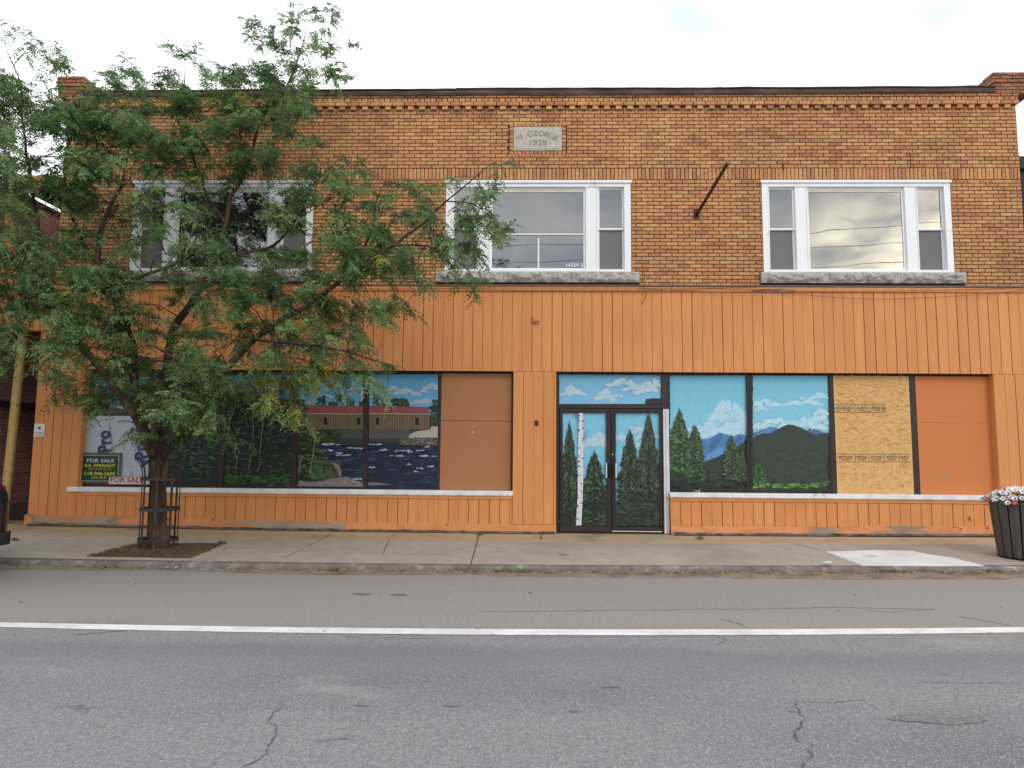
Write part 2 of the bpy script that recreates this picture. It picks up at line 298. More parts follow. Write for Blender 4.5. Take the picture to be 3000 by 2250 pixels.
def road_mat():
    m = mat('worn_asphalt', [(.3, lin((114, 114, 116))), (.7, lin((138, 138, 139)))], scale=26, detail=9, rough=.88, bump=.9, bscale=90, dist=.006,
            big=[(.45, .48, .70, lin((106, 106, 110)), (.35, 1, 1)), (.9, .60, .72, lin((146, 145, 144)), (.5, 1.6, 1)), (3.2, .68, .73, lin((98, 98, 101)), (.4, 1, 1))], speck=[(92, .62, lin((168, 167, 165))), (80, .76, lin((98, 98, 103))), (130, .82, lin((184, 182, 176)))])
    t = m.node_tree; n = t.nodes; l = t.links; b = n['Principled BSDF']; src = b.inputs['Base Color'].links[0].from_socket
    co = n.new('ShaderNodeTexCoord'); sp = n.new('ShaderNodeSeparateXYZ'); l.new(co.outputs['Object'], sp.inputs[0])
    nn = n.new('ShaderNodeTexNoise'); nn.inputs['Scale'].default_value = .8; nn.inputs['Detail'].default_value = 6; l.new(co.outputs['Object'], nn.inputs[0])
    a1 = n.new('ShaderNodeMath'); a1.operation = 'MULTIPLY_ADD'; a1.inputs[1].default_value = .5; l.new(nn.outputs[0], a1.inputs[0]); l.new(sp.outputs[1], a1.inputs[2])
    # dusty parking lane (kerb side of the white line)
    r = n.new('ShaderNodeMapRange'); r.inputs['From Min'].default_value = -5.75; r.inputs['From Max'].default_value = -5.45; l.new(a1.outputs[0], r.inputs[0])
    dust = n.new('ShaderNodeTexNoise'); dust.inputs['Scale'].default_value = 34; dust.inputs['Detail'].default_value = 8; l.new(co.outputs['Object'], dust.inputs[0])
    dr = n.new('ShaderNodeValToRGB'); dr.color_ramp.elements[0].position = .35; dr.color_ramp.elements[0].color = (*lin((138, 132, 126)), 1); dr.color_ramp.elements[1].position = .65; dr.color_ramp.elements[1].color = (*lin((158, 151, 144)), 1); l.new(dust.outputs[0], dr.inputs[0])
    q = n.new('ShaderNodeMix'); q.data_type = 'RGBA'; l.new(src, q.inputs['A']); l.new(dr.outputs[0], q.inputs['B'])
    mu = n.new('ShaderNodeMath'); mu.operation = 'MULTIPLY'; mu.inputs[1].default_value = .82; l.new(r.outputs[0], mu.inputs[0]); l.new(mu.outputs[0], q.inputs['Factor'])
    # polished wheel track
    r1 = n.new('ShaderNodeMapRange'); r1.inputs['From Min'].default_value = -7.1; r1.inputs['From Max'].default_value = -6.45; l.new(a1.outputs[0], r1.inputs[0])
    r2 = n.new('ShaderNodeMapRange'); r2.inputs['From Min'].default_value = -6.1; r2.inputs['From Max'].default_value = -6.3; l.new(a1.outputs[0], r2.inputs[0])
    m3 = n.new('ShaderNodeMath'); m3.operation = 'MULTIPLY'; l.new(r1.outputs[0], m3.inputs[0]); l.new(r2.outputs[0], m3.inputs[1])
    m4 = n.new('ShaderNodeMath'); m4.operation = 'MULTIPLY'; m4.inputs[1].default_value = .42; l.new(m3.outputs[0], m4.inputs[0])
    q2 = n.new('ShaderNodeMix'); q2.data_type = 'RGBA'; q2.inputs['B'].default_value = (*lin((104, 104, 110)), 1); l.new(q.outputs['Result'], q2.inputs['A']); l.new(m4.outputs[0], q2.inputs['Factor'])
    l.new(q2.outputs['Result'], b.inputs['Base Color'])
    return m
m_road = road_mat()

# ---------------------------------------------------------------- ground, road, sidewalk
def fit2(pts, z):
    P = np.array([PG(u, v, z) for u, v in pts]); return np.polyfit(P[:, 0], P[:, 1], 2), P[:, 0].min(), P[:, 0].max()
def ev(fit, x):
    c, a, b = fit; xc = min(max(x, a), b); y = np.polyval(c, xc); d = 2 * c[0] * xc + c[1]
    return float(y + d * (x - xc))
KERB_Z = .075
kerb_fit = fit2([(0, 1640), (500, 1648), (1000, 1655), (1500, 1660), (2000, 1663), (2500, 1663), (3000, 1662)], KERB_Z)
line_hi = fit2([(0, 1824), (1000, 1840), (1500, 1844), (2000, 1845), (3000, 1838)], 0)
line_lo = fit2([(0, 1838), (1000, 1857), (1500, 1862), (2000, 1861), (3000, 1854)], 0)
yk = lambda x: ev(kerb_fit, x)
def zf(x): return .185 + (.0007 * x * x if abs(x) < 9 else .0567)
def sz(x, y):
    t = min(max(y / yk(x), 0), 1); return zf(x) + (KERB_Z - zf(x)) * t
def PS(u, v):                             # photo point on the sidewalk
    z = .12
    for _ in range(6): x, y = PG(u, v, z); z = sz(x, y)
    return x, y, z
g = MB(); g.add([(-400, -300, -.05), (400, -300, -.05), (400, 500, -.05), (-400, 500, -.05)], [(0, 1, 2, 3)])
struct(g.build('ground', plain('bare_ground', lin((120, 112, 100)), scale=.5)))
g = MB(); xs = np.arange(-60, 60.1, 1.0)
g.add([(x, -40, 0) for x in xs] + [(x, yk(x) + .1, 0) for x in xs], [(i, i + 1, i + 1 + len(xs), i + len(xs)) for i in range(len(xs) - 1)])
struct(g.build('road', m_road))
g = MB(); xs = np.arange(-40, 40.01, .05); jit = lambda x, s: .006 * mnoise.noise(Vector((x * 9, s, 0))) + .004 * mnoise.noise(Vector((x * 30, s, 3)))
g.add([(x, ev(line_lo, x) + jit(x, 1), .004) for x in xs] + [(x, ev(line_hi, x) + jit(x, 2), .004) for x in xs], [(i, i + 1, i + 1 + len(xs), i + len(xs)) for i in range(len(xs) - 1)])
struct(g.build('road_marking', m_line))
# sidewalk sheet, with a tan strip along the building, and the pit left open for the tree
XS = np.arange(-30, 30.01, .25)
pit_px = [(268, 1631), (420, 1592), (662, 1591), (560, 1636)]
g = MB(); rows = [0.0, .34, .6, .8, .97]
v = [(x, (yk(x) + .14) * r + (.6 if r == 0 else 0), sz(x, (yk(x) + .14) * r)) for r in rows for x in XS]; n = len(XS)
g.add(v, [(j * n + i, (j + 1) * n + i, (j + 1) * n + i + 1, j * n + i + 1) for j in range(len(rows) - 1) for i in range(n - 1)], 1)
for k in range(n - 1): g.m[k] = 0
# last ring meets the kerb
o = len(g.v); g.add([(x, (yk(x) + .14) * .97, sz(x, (yk(x) + .14) * .97)) for x in XS] + [(x, yk(x) + .14, sz(x, yk(x) + .14)) for x in XS], [(i, i + n, i + n + 1, i + 1) for i in range(n - 1)], 1)
struct(g.build('sidewalk', [m_walkstrip, m_sidewalk]))
g = MB(); XK = np.arange(-30, 30.01, .06); n = len(XK); prof = []
for x in XK:
    a = yk(x); w = .010 * mnoise.noise(Vector((x * 1.7, 0, 0))) + .006 * mnoise.noise(Vector((x * 7, 0, 5))); hh = .006 * mnoise.noise(Vector((x * 3, 8, 0)))
    prof += [(x, a + .15, KERB_Z + .003 + hh * .3), (x, a + .03, KERB_Z + .004 + hh), (x, a + .004 + w, KERB_Z - .008 + hh), (x, a - .008 + w, KERB_Z - .03 + hh), (x, a - .012 + w * 1.4, -.02)]
g.add(prof, [(i * 5 + j, i * 5 + j + 1, (i + 1) * 5 + j + 1, (i + 1) * 5 + j) for i in range(n - 1) for j in range(4)])
struct(g.build('kerb', m_kerb, smooth=True))
# gutter dirt: a tongue-edged sheet, a little higher against the kerb
g = MB(); XD = np.arange(-20, 20.01, .08); n = len(XD)
def dw(x): return max(.10, .20 + .17 * mnoise.noise(Vector((x * .55, 3.3, 0))) + .05 * mnoise.noise(Vector((x * 2.7, 1, 0))) + (.10 if x > -.5 else 0) + (.12 if 2.5 < x < 6 else 0))
g.add([(x, yk(x) + .02, .022) for x in XD] + [(x, yk(x) - dw(x) * .5, .012) for x in XD] + [(x, yk(x) - dw(x), .0045) for x in XD] + [(x, yk(x) - dw(x) - .03, .0015) for x in XD],
      [(j * n + i, (j + 1) * n + i, (j + 1) * n + i + 1, j * n + i + 1) for j in range(3) for i in range(n - 1)])
struct(g.build('gutter_dirt', m_dirt, smooth=True))
# sidewalk joints, cracks
def strip(mb, pts, w, zfun, wob=.006, dz=.003, m=0, seg=.06):
    out = []
    for (a, b) in zip(pts[:-1], pts[1:]):
        a = Vector(a[:2]); b = Vector(b[:2]); k = max(1, int((b - a).length / seg))
        for i in range(k): out.append(a.lerp(b, i / k))
    out.append(Vector(pts[-1][:2])); vs = []; s0 = random.random() * 50
    for i, p in enumerate(out):
        t = (out[min(i + 1, len(out) - 1)] - out[max(i - 1, 0)]).normalized(); nn = Vector((-t.y, t.x))
        p = p + nn * wob * 2 * mnoise.noise(Vector((s0 + i * .45, 0, 0)))
        ww = w * (.6 + .7 * abs(mnoise.noise(Vector((s0, i * .7, 0))))) * (1 if 0 < i < len(out) - 1 else .2)
        for sg in (-1, 1):
            q = p + nn * ww * sg; vs.append((q.x, q.y, zfun(q.x, q.y) + dz))
    mb.add(vs, [(2 * i, 2 * i + 2, 2 * i + 3, 2 * i + 1) for i in range(len(out) - 1)], m)
g = MB()
for pts, w in [([(1402, 1566), (1400, 1580), (1376, 1664)], .012), ([(1000 + 355 / 2.212, 1563), (1000 + 310 / 2.212, 1576), (1000 + 270 / 2.212, 1624)], .007),
               ([(968, 1566), (830, 1636)], .008), ([(2256, 1575), (2412, 1615), (2590, 1668)], .006), ([(2420, 1573), (2462, 1583)], .006), ([(1585, 1565), (1586, 1580)], .012),
               ([(640, 1606), (830, 1607)], .004), ([(1090, 1621), (1340, 1626)], .004), ([(300, 1550), (250, 1558), (0, 1620)], .006), ([(2060, 1583), (2220, 1632)], .003), ([(0, 1556), (248, 1558), (720, 1567), (1400, 1580), (2100, 1584), (2860, 1583)], .004), ([(3000, 1560), (2960, 1600)], .006)]:
    strip(g, [PS(u, v) for u, v in pts], w, sz, wob=.004)
struct(g.build('sidewalk_joint', m_joint))
g = MB()
z0 = lambda x, y: 0.0
for pts, w in [([(2000 + 710 / 2.212, 1550 + 1125 / 2.212), (2000 + 760 / 2.212, 1550 + 1180 / 2.212), (2000 + 785 / 2.212, 1550 + 1225 / 2.212), (2000 + 770 / 2.212, 1550 + 1275 / 2.212), (2000 + 730 / 2.212, 1550 + 1320 / 2.212), (2000 + 725 / 2.212, 1550 + 1360 / 2.212), (2000 + 760 / 2.212, 1550 + 1390 / 2.212)], .008),
               ([(2370, 2175), (2380, 2195), (2372, 2215), (2358, 2225), (2352, 2255)], .010),
               ([(828, 2050), (822, 2075), (800, 2088), (788, 2115), (808, 2128), (812, 2150), (795, 2170), (782, 2200), (760, 2225), (722, 2245), (700, 2262)], .007),
               ([(214, 1861), (300, 1854), (380, 1846)], .008), ([(1000, 1865), (1200, 1870), (1310, 1872)], .004), ([(1400, 1791), (1520, 1792), (1800, 1788), (1960, 1788), (2000, 1785), (2200, 1785), (2420, 1780), (2560, 1782), (2740, 1786)], .006),
               ([(2536, 1788), (2610, 1794), (2740, 1786)], .005), ([(2800, 1805), (2880, 1818), (2970, 1835)], .006), ([(2105, 1812), (2160, 1826), (2186, 1838)], .006), ([(2090, 1863), (2130, 1875), (2100, 1890)], .005),
               ([(2320, 2055), (2430, 2060), (2540, 2050)], .003), ([(2700, 2000), (2850, 2002), (3000, 2002)], .003), ([(1740, 1788), (1700, 1794)], .004), ([(380, 1847), (700, 1851), (1250, 1862)], .004), ([(1480, 1868), (2000, 1864), (2280, 1862)], .0035)]:
    strip(g, [PG(u, v, 0) for u, v in pts], w, z0, wob=.014, dz=.0035, seg=.03)
struct(g.build('road_crack', m_crack))
# oil / damp patches on the asphalt
g = MB()
def blob_ground(mb, u, v, rx, ry, z=None, m=0, dz=.003, n=28):
    x, y = PG(u, v, 0) if z is None else z; s = random.random() * 90; vs = []
    for i in range(n):
        a = 2 * math.pi * i / n; r = 1 + .35 * mnoise.noise(Vector((math.cos(a) * 1.6 + s, math.sin(a) * 1.6, 0))) + .2 * mnoise.noise(Vector((math.cos(a) * 6 + s, math.sin(a) * 6, 0)))
        vs.append((x + rx * r * math.cos(a), y + ry * r * math.sin(a), dz))
    mb.add(vs, [tuple(range(n))], m)
for u, v, rx, ry in [(1060, 1741, .10, .05), (1170, 1743, .09, .06), (1682, 2084, .03, .02), (2320, 2085, .02, .012), (1060, 2068, .05, .012), (1322, 2069, .05, .012), (1790, 2014, .06, .012)]: blob_ground(g, u, v, rx, ry)
m_damp = mat('damp_stain', [(.3, lin((100, 98, 100))), (.7, lin((122, 120, 120)))], scale=26, detail=9, rough=.85, bump=.8, bscale=90)
struct(g.build('road_stain', m_damp))
# potholed patch: sunken ragged spot on the right of the lane
g = MB(); blob_ground(g, 2750, 2106, .26, .09); blob_ground(g, 2690, 2110, .12, .04, dz=.0042)
struct(g.build('road_patch', mat('broken_asphalt', [(.3, lin((108, 104, 104))), (.5, lin((126, 122, 121))), (.7, lin((150, 147, 146)))], scale=30, detail=9, rough=.95, bump=1, bscale=60, dist=.02)))
# pale slab of new concrete
g = MB(); P = [PS(u, v) for u, v in [(2418, 1617), (2530, 1659), (2888, 1660), (2790, 1634), (2740, 1628), (2668, 1614), (2560, 1612)]]
xs_ = []; 
for a, b in zip(P, P[1:] + P[:1]):
    for i in range(8):
        q = Vector(a).lerp(Vector(b), i / 8); k = .025
        xs_.append((q.x + k * mnoise.noise(q * 9), q.y + k * mnoise.noise(q * 9 + Vector((5, 5, 5))), sz(q.x, q.y) + .004))
g.add(xs_, [tuple(range(len(xs_)))][::-1]); struct(g.build('concrete_patch', m_pale))
# tree pit
g = MB(); P = [PS(u, v) for u, v in pit_px]
xs_ = [];
for a, b in zip(P, P[1:] + P[:1]):
    for i in range(10):
        q = Vector(a).lerp(Vector(b), i / 10); xs_.append((q.x + .02 * mnoise.noise(q * 8), q.y + .02 * mnoise.noise(q * 8 + Vector((5, 5, 5))), sz(q.x, q.y) + .004))
g.add(xs_, [tuple(range(len(xs_)))]); struct(g.build('tree_pit', m_soil))

# ---------------------------------------------------------------- the building
B = thing('storefront_building', (0, 0, .18), 'two-storey yellow brick commercial block with orange board storefront and painted window panels', 'building')
YB = .09                                   # face of the brickwork; siding face is y = 0
WL = [(-7.13, 3.26), (-1.50, 3.27), (4.07, 3.27)]     # left edge, width of the three upstairs windows (measured on y = 0)
k_ = (YB - CY) / -CY
def sx(x): return x * k_
def szz(z): return CZ + (z - CZ) * k_
BX0, BX1 = sx(-8.45), sx(8.57); ZS0, ZS1 = szz(6.365), szz(6.578); ZW0, ZW1 = szz(4.69), szz(6.345)
ZTOP = szz(7.93); Z_DENT0, Z_DENT1 = szz(7.65), szz(7.722)
WIN = [(sx(a), sx(a + w)) for a, w in WL]
SILL = [(sx(a), sx(b)) for a, b in [(-7.30, -3.70), (-1.653, 1.91), (4.003, 7.508)]]
ST = (sx(-.307), sx(.555), szz(6.905), szz(7.345)); SB = .078
CH = (ZS0 - szz(4.44)) / 29.0              # course height
blocks = [(a, b, ZW0 - .002, ZW1) for a, b in WIN] + [(a, b, szz(4.492), ZW0) for a, b in SILL] + [(ST[0] - SB - .008, ST[1] + SB + .008, ST[2] - SB, ST[3] + SB)]
def free_spans(z0, z1):
    sp = [(BX0, BX1)]
    for (a, b, c, d) in blocks:
        if (z1 - .01 > c and z0 + .01 < d) if a != blocks[-1][0] else (z0 > c - .006 and z1 < d + .006):
            nx = []
            for (p, q) in sp:
                if b <= p or a >= q: nx.append((p, q)); continue
                if a > p: nx.append((p, a))
                if b < q: nx.append((b, q))
            sp = nx
    return sp
bw = MB(); MJ = .0125; BL = .2085
def brick(mb, x0, x1, z0, z1, yf=YB, dep=.03, j=True):
    if x1 - x0 < .025: return
    d = random.uniform(-.0025, .0025); e1 = random.uniform(-.0015, .0015)
    mb.box(x0 + MJ / 2 + e1, x1 - MJ / 2 + e1, yf + d, yf + dep, z0 + MJ / 2, z1 - MJ / 2 + random.uniform(-.001, .001), bev=.003)
YS_ = YB - .0045
def course(mb, z0, z1, i, spans=None, yf=YB, dep=.03, bl=BL):
    off = (.5 * bl if i % 2 else 0) + random.uniform(-.006, .006)
    for (p, q) in (spans or free_spans(z0, z1)):
        x = math.floor((p - off) / bl) * bl + off
        while x < q:
            brick(mb, max(x, p), min(x + bl, q), z0, z1, yf, dep); x += bl
z = szz(4.44) - 0; i = 0
while z < ZS0 - .02: course(bw, z, z + CH, i); z += CH; i += 1
x = BX0
while x < BX1 - .02: brick(bw, x, min(x + .0695, BX1), ZS0, ZS1); x += .0695
z = ZS1; nU = round((Z_DENT0 - ZS1) / CH); CU = (Z_DENT0 - ZS1) / nU
for i in range(nU): course(bw, z, z + CU, i + 1); z += CU
# date stone surround
x = ST[0] - .0; nh = 12; w_ = (ST[1] - ST[0]) / nh
for i in range(nh):
    brick(bw, ST[0] + i * w_, ST[0] + (i + 1) * w_, ST[3] + .002, ST[3] + SB, YS_, .035); brick(bw, ST[0] + i * w_, ST[0] + (i + 1) * w_, ST[2] - SB, ST[2] - .002, YS_, .035)
nv = 6; h_ = (ST[3] - ST[2]) / nv
for a, b in ((ST[0] - SB, ST[0]), (ST[1], ST[1] + SB)):
    for i in range(nv): brick(bw, a, b, ST[2] + i * h_, ST[2] + (i + 1) * h_, YS_, .035)
    brick(bw, a, b, ST[3], ST[3] + SB, YS_, .035); brick(bw, a, b, ST[2] - SB, ST[2], YS_, .035)
bw.build('brick_face', m_brick, B)
# corbelled head of the wall
xx = BX0 + .03; dp_ = .2085
while xx < BX1 - .1: cb = MB(); cb.box(xx, xx + .10, YB - .045, YB + .02, Z_DENT0 + .006, Z_DENT1 - .004, bev=.003); xx += dp_; cb.build('dentil', random.choice(m_dents), B)
cb = MB(); z = Z_DENT0; course(cb, z, Z_DENT1, 0, [(BX0, BX1)], YB + .012)
cs = (ZTOP + .02 - Z_DENT1) / 3
for i, (yy, ex) in enumerate([(YB - .055, .02), (YB - .035, .02), (YB - .05, .03)]): course(cb, Z_DENT1 + i * cs, Z_DENT1 + (i + 1) * cs, i, [(BX0 - ex, BX1 + ex)], yy, .05, bl=BL if i != 1 else BL / 2)
cb.build('corbel_course', m_brick, B)
# backing wall (mortar) with window holes
bk = MB(); yb = YB + .017; xs_ = [BX0] + [c for p in WIN for c in p] + [BX1]
bk.box(BX0 + .002, BX1 - .002, yb, YB + .3, szz(4.40), ZW0); bk.box(BX0 + .002, BX1 - .002, yb, YB + .3, ZW1, ZTOP)
for a, b in zip(xs_[0::2], xs_[1::2]): bk.box(a + .002, b - .002, yb, YB + .3, ZW0 + .0001, ZW1 - .0001)
bk.build('mortar_bed', m_mortar, B)
# body of the building behind, and flat roof
bd = MB(); bd.box(BX0 + .01, BX0 + .3, YB + .31, 16, .1, 7.8); bd.box(BX1 - .3, BX1 - .01, YB + .31, 16, .1, 7.8); bd.box(BX0 + .01, BX1 - .01, 16, 16.3, .1, 7.8)
def brick_tex(name, c1, c2, mo, axis='YZ', scale=1.0):
    m = bpy.data.materials.new(name); m.use_nodes = True; t = m.node_tree; n = t.nodes; l = t.links; b = n['Principled BSDF']; b.inputs['Roughness'].default_value = .9
    co = n.new('ShaderNodeTexCoord'); sp = n.new('ShaderNodeSeparateXYZ'); cb_ = n.new('ShaderNodeCombineXYZ'); l.new(co.outputs['Object'], sp.inputs[0])
    ad = n.new('ShaderNodeMath'); l.new(sp.outputs[0], ad.inputs[0]); l.new(sp.outputs[1], ad.inputs[1]); l.new(ad.outputs[0], cb_.inputs[0]); l.new(sp.outputs[2], cb_.inputs[1])
    br = n.new('ShaderNodeTexBrick'); br.inputs['Scale'].default_value = 1; br.inputs['Brick Width'].default_value = .215; br.inputs['Row Height'].default_value = .069; br.inputs['Mortar Size'].default_value = .006
    br.inputs['Color1'].default_value = (*c1, 1); br.inputs['Color2'].default_value = (*c2, 1); br.inputs['Mortar'].default_value = (*mo, 1); l.new(cb_.outputs[0], br.inputs[0])
    no = n.new('ShaderNodeTexNoise'); no.inputs['Scale'].default_value = 2.5; no.inputs['Detail'].default_value = 8; l.new(co.outputs['Object'], no.inputs[0])
    r = n.new('ShaderNodeMapRange'); r.inputs['From Min'].default_value = .3; r.inputs['From Max'].default_value = .7; r.inputs['To Min'].default_value = .65; r.inputs['To Max'].default_value = 1.25; l.new(no.outputs[0], r.inputs[0])
    h = n.new('ShaderNodeHueSaturation'); l.new(br.outputs[0], h.inputs['Color']); l.new(r.outputs[0], h.inputs['Value']); l.new(h.outputs[0], b.inputs['Base Color'])
    bp = n.new('ShaderNodeBump'); bp.inputs['Distance'].default_value = .01; bp.invert = True; l.new(br.outputs['Fac'], bp.inputs['Height']); l.new(bp.outputs[0], b.inputs['Normal'])
    return m
m_sidebrick = brick_tex('side_brick', lin((170, 110, 72)), lin((140, 84, 60)), lin((120, 96, 82)))
bd.build('side_wall', m_sidebrick, B)
rf = MB(); rf.box(BX0 + .02, BX1 - .02, YB + .1, 16.2, 7.80, 7.84); rf.build('roof', m_roof, B)
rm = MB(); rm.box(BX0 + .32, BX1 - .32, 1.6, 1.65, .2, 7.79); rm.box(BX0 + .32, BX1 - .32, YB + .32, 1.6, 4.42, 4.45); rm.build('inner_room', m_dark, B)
# coping: two lengths of wavy dark board and end piers
def coping(name, x0, x1, z0, z1, slope=0):
    g = MB(); xs = np.arange(x0, x1 + .001, (x1 - x0) / max(2, int((x1 - x0) / .15))); n = len(xs); vs = []
    for x in xs:
        w = .016 * mnoise.noise(Vector((x * .9, 0, 2))) + .008 * mnoise.noise(Vector((x * 3, 0, 2))); w2 = .008 * mnoise.noise(Vector((x * 1.1, 9, 2)))
        dz = slope * (x - x0)
        vs += [(x, YB - .07 + w2, z0 + w2 * .6 + dz), (x, YB - .085 + w2, z0 + .03 + dz), (x, YB - .075 + w2, z1 - .02 + w + dz), (x, YB - .10 + w2, z1 - .012 + w + dz), (x, YB - .09 + w2, z1 + .008 + w + dz), (x, YB + .35, z1 + .01 + w + dz), (x, YB + .35, z0 + dz)]
    k = 7; fs = [(i * k + j, (i + 1) * k + j, (i + 1) * k + (j + 1) % k, i * k + (j + 1) % k) for i in range(n - 1) for j in range(k)] + [tuple(range(k)), tuple(range((n - 1) * k, n * k))[::-1]]
    g.add(vs, fs); return g.build(name, m_cap, B)
zc0, zc1 = szz(7.908), szz(8.02)
coping('coping', sx(-8.15), sx(-3.5), zc0, zc1); coping('coping', sx(-3.497), sx(-1.345), zc0 - .004, zc1 - .002); coping('coping', sx(-1.342), sx(3.39), zc0, zc1 + .012, -.001); coping('coping', sx(3.393), sx(8.18), zc0 - .004, zc1 + .002, .003)
for s, (a, b) in enumerate(((sx(-8.62), sx(-8.14)), (sx(8.16), sx(8.84)))):
    g = MB(); z = zc0 + .0
    for i in range(6):
        e2 = .02 if i >= 3 else 0; zz = z + i * .066
        course(g, zz, zz + .064, i, [(a - e2, b + e2)], YB - .06 - e2, .3)
    g.box(a + .01, b - .01, YB - .05, YB + .5, z, z + 6 * .066 - .006)
    g.build('end_pier', m_brick_red, B)
# date stone
d = MB(); x0, x1, z0, z1 = ST; d.box(x0, x1, YB - .009, YB + .05, z0, z1, bev=.004); d.box(x0 + .03, x1 - .04, YB - .015, YB - .008, z0 + .028, z1 - .03, bev=.006)
ds = d.build('date_stone', m_stone, B)
d = MB(); cxs = (x0 + x1) / 2 - .005; word = 'M.GEORGE'; yt = YB - .0165; Rr = .62
angs = [-.50, -.335, -.20, -.045, .105, .255, .395, .53]
for ch, a in zip(word, angs): put_text(d, ch, cxs + Rr * math.sin(a), z0 + .265 + Rr * (math.cos(a) - 1) , yt, .150, bold=0 if ch == 'M' else .0022, rot=-a)
put_text(d, '1928', cxs, z0 + .085, yt, .155, bold=.0012, width=.31)
for sgn in (-1, 1):
    cx_ = cxs + sgn * .24; cz_ = z0 + .135
    d.add([(cx_ - .035, yt, cz_ + .012), (cx_, yt, cz_ - .004), (cx_ + .035, yt, cz_ + .014), (cx_ + .004, yt, cz_ + .002 + .002)], [(0, 1, 2, 3)])
    d.add([(cx_ - .006, yt - .0006, cz_), (cx_ + .006, yt - .0006, cz_), (cx_, yt - .0006, cz_ - .035)], [(0, 2, 1)])
d.build('carved_lettering', m_carve, ds)

# upstairs windows
def upstairs_window(x0, x1, kind):
    W_ = x1 - x0; y = YB; z0, z1 = ZW0, ZW1
    f = MB()
    f.box(x0, x0 + .115, y - .005, y + .10, z0, z1, bev=.004); f.box(x1 - .115, x1, y - .005, y + .10, z0, z1, bev=.004)
    f.box(x0 + .1155, x1 - .1155, y - .003, y + .10, z1 - .11, z1, bev=.004); f.box(x0 + .116, x1 - .116, y - .012, y + .10, z0, z0 + .05, bev=.004)
    f.box(x0 - .02, x1 + .02, y - .03, y - .0055, z1 - .045, z1 + .006, bev=.004)
    u = MB()
    for a in (.58, W_ - .80): f.box(x0 + a, x0 + a + .22, y + .012, y + .10, z0 + .0505, z1 - .1105, bev=.004)
    for a in (.58, W_ - .80):
        for q in (a + .004, a + .196): f.box(x0 + q, x0 + q + .020, y + .0, y + .0118, z0 + .0508, z1 - .1108, bev=.004)
    for q in (x0 + .098, x1 - .116): f.box(q, q + .018, y - .012, y - .0052, z0 + .0508, z1 - .1108, bev=.003)
    fr = f.build('window', m_white, B)
    zt = z1 - .11; zb = z0 + .05
    def sashframe(a, b, c, d, yy, t=.032, mt=m_white, nm='sash'):
        q = MB(); q.box(a, a + t, yy, yy + .03, c, d, bev=.003); q.box(b - t, b, yy, yy + .03, c, d, bev=.003)
        q.box(a + t, b - t, yy + .001, yy + .03, c, c + t, bev=.003); q.box(a + t, b - t, yy + .001, yy + .03, d - t, d, bev=.003)
        return q.build(nm, mt, fr)
    def pane(a, b, c, d, yy, nm='pane'):
        q = MB(); q.add([(a, yy, c), (b, yy, c), (b, yy, d), (a, yy, d)], [(0, 1, 2, 3)]); return q.build(nm, m_glass, fr)
    ca, cb_ = x0 + .80, x1 - .80
    sashframe(ca, cb_, zb, zt, y + .045, .035); pane(ca + .035, cb_ - .035, zb + .035, zt - .035, y + .062)
    q = MB(); q.box(ca + .036, cb_ - .036, y + .05, y + .07, zt - .08, zt - .036, bev=.003); q.build('sash_rail', m_cream, fr)
    zm = zb + (zt - zb) * .50
    for a, b in ((x0 + .1155, x0 + .58), (x1 - .58, x1 - .1155)):
        sashframe(a, b, zm - .018, zt, y + .055); pane(a + .032, b - .032, zm + .014, zt - .032, y + .07)
        sashframe(a, b, zb, zm + .016, y + .09)
        q = MB(); q.add([(a + .03, y + .0925, zb + .03), (b - .03, y + .0925, zb + .03), (b - .03, y + .0925, zm - .01), (a + .03, y + .0925, zm - .01)], [(0, 1, 2, 3)]); q.build('insect_screen', m_screen, fr)
    q = MB(); q.box(x0 + .12, x1 - .12, y + .34, y + .36, zb + .0, zt + .1)
    q.build('glass_backing', m_backing, fr)  # grey sheet added behind the panes to lift the tone of the glass
    if kind == 'mid':
        q = MB(); yy = y + .038; zr = zb + .035 + (zt - zb - .07) * .42
        q.box(ca + .036, cb_ - .036, yy, yy + .02, zr, zr + .022); q.box((ca + cb_) / 2 + .0, (ca + cb_) / 2 + .028, yy + .001, yy + .021, zb + .04, zr - .06); q.build('inner_storm_bar', m_white, fr)
        q = MB(); put_text(q, '14229-2', cb_ - .20, zb + .06, y + .040, .085, bold=.001, width=.30); q.build('window_number', m_white, fr)
        # crumpled plastic sheet behind the glass
        q = MB(); n = 26; vs = []
        for i in range(n):
            for j in range(9):
                a = i / (n - 1); xx = ca + .06 + a * .95; hgt = (.15 * math.exp(-((a - .33) / .2) ** 2) + .03 + .05 * math.exp(-((a - .8) / .15) ** 2))
                t = j / 8; p = Vector((xx * 5, t * 3, 1)); vs.append((xx, y + .13 + .05 * t + .03 * mnoise.noise(p), zb + .03 + hgt * t * (1 + .3 * mnoise.noise(p * 2))))
        q.add(vs, [(i * 9 + j, (i + 1) * 9 + j, (i + 1) * 9 + j + 1, i * 9 + j + 1) for i in range(n - 1) for j in range(8)])
        q.build('crumpled_sheet', plain('grey_plastic', (.8, .82, .85), (.25, .26, .28), scale=6, rough=.3), fr)
    return fr
upstairs_window(*WIN[0], 'dark'); upstairs_window(*WIN[1], 'mid'); upstairs_window(*WIN[2], 'right')
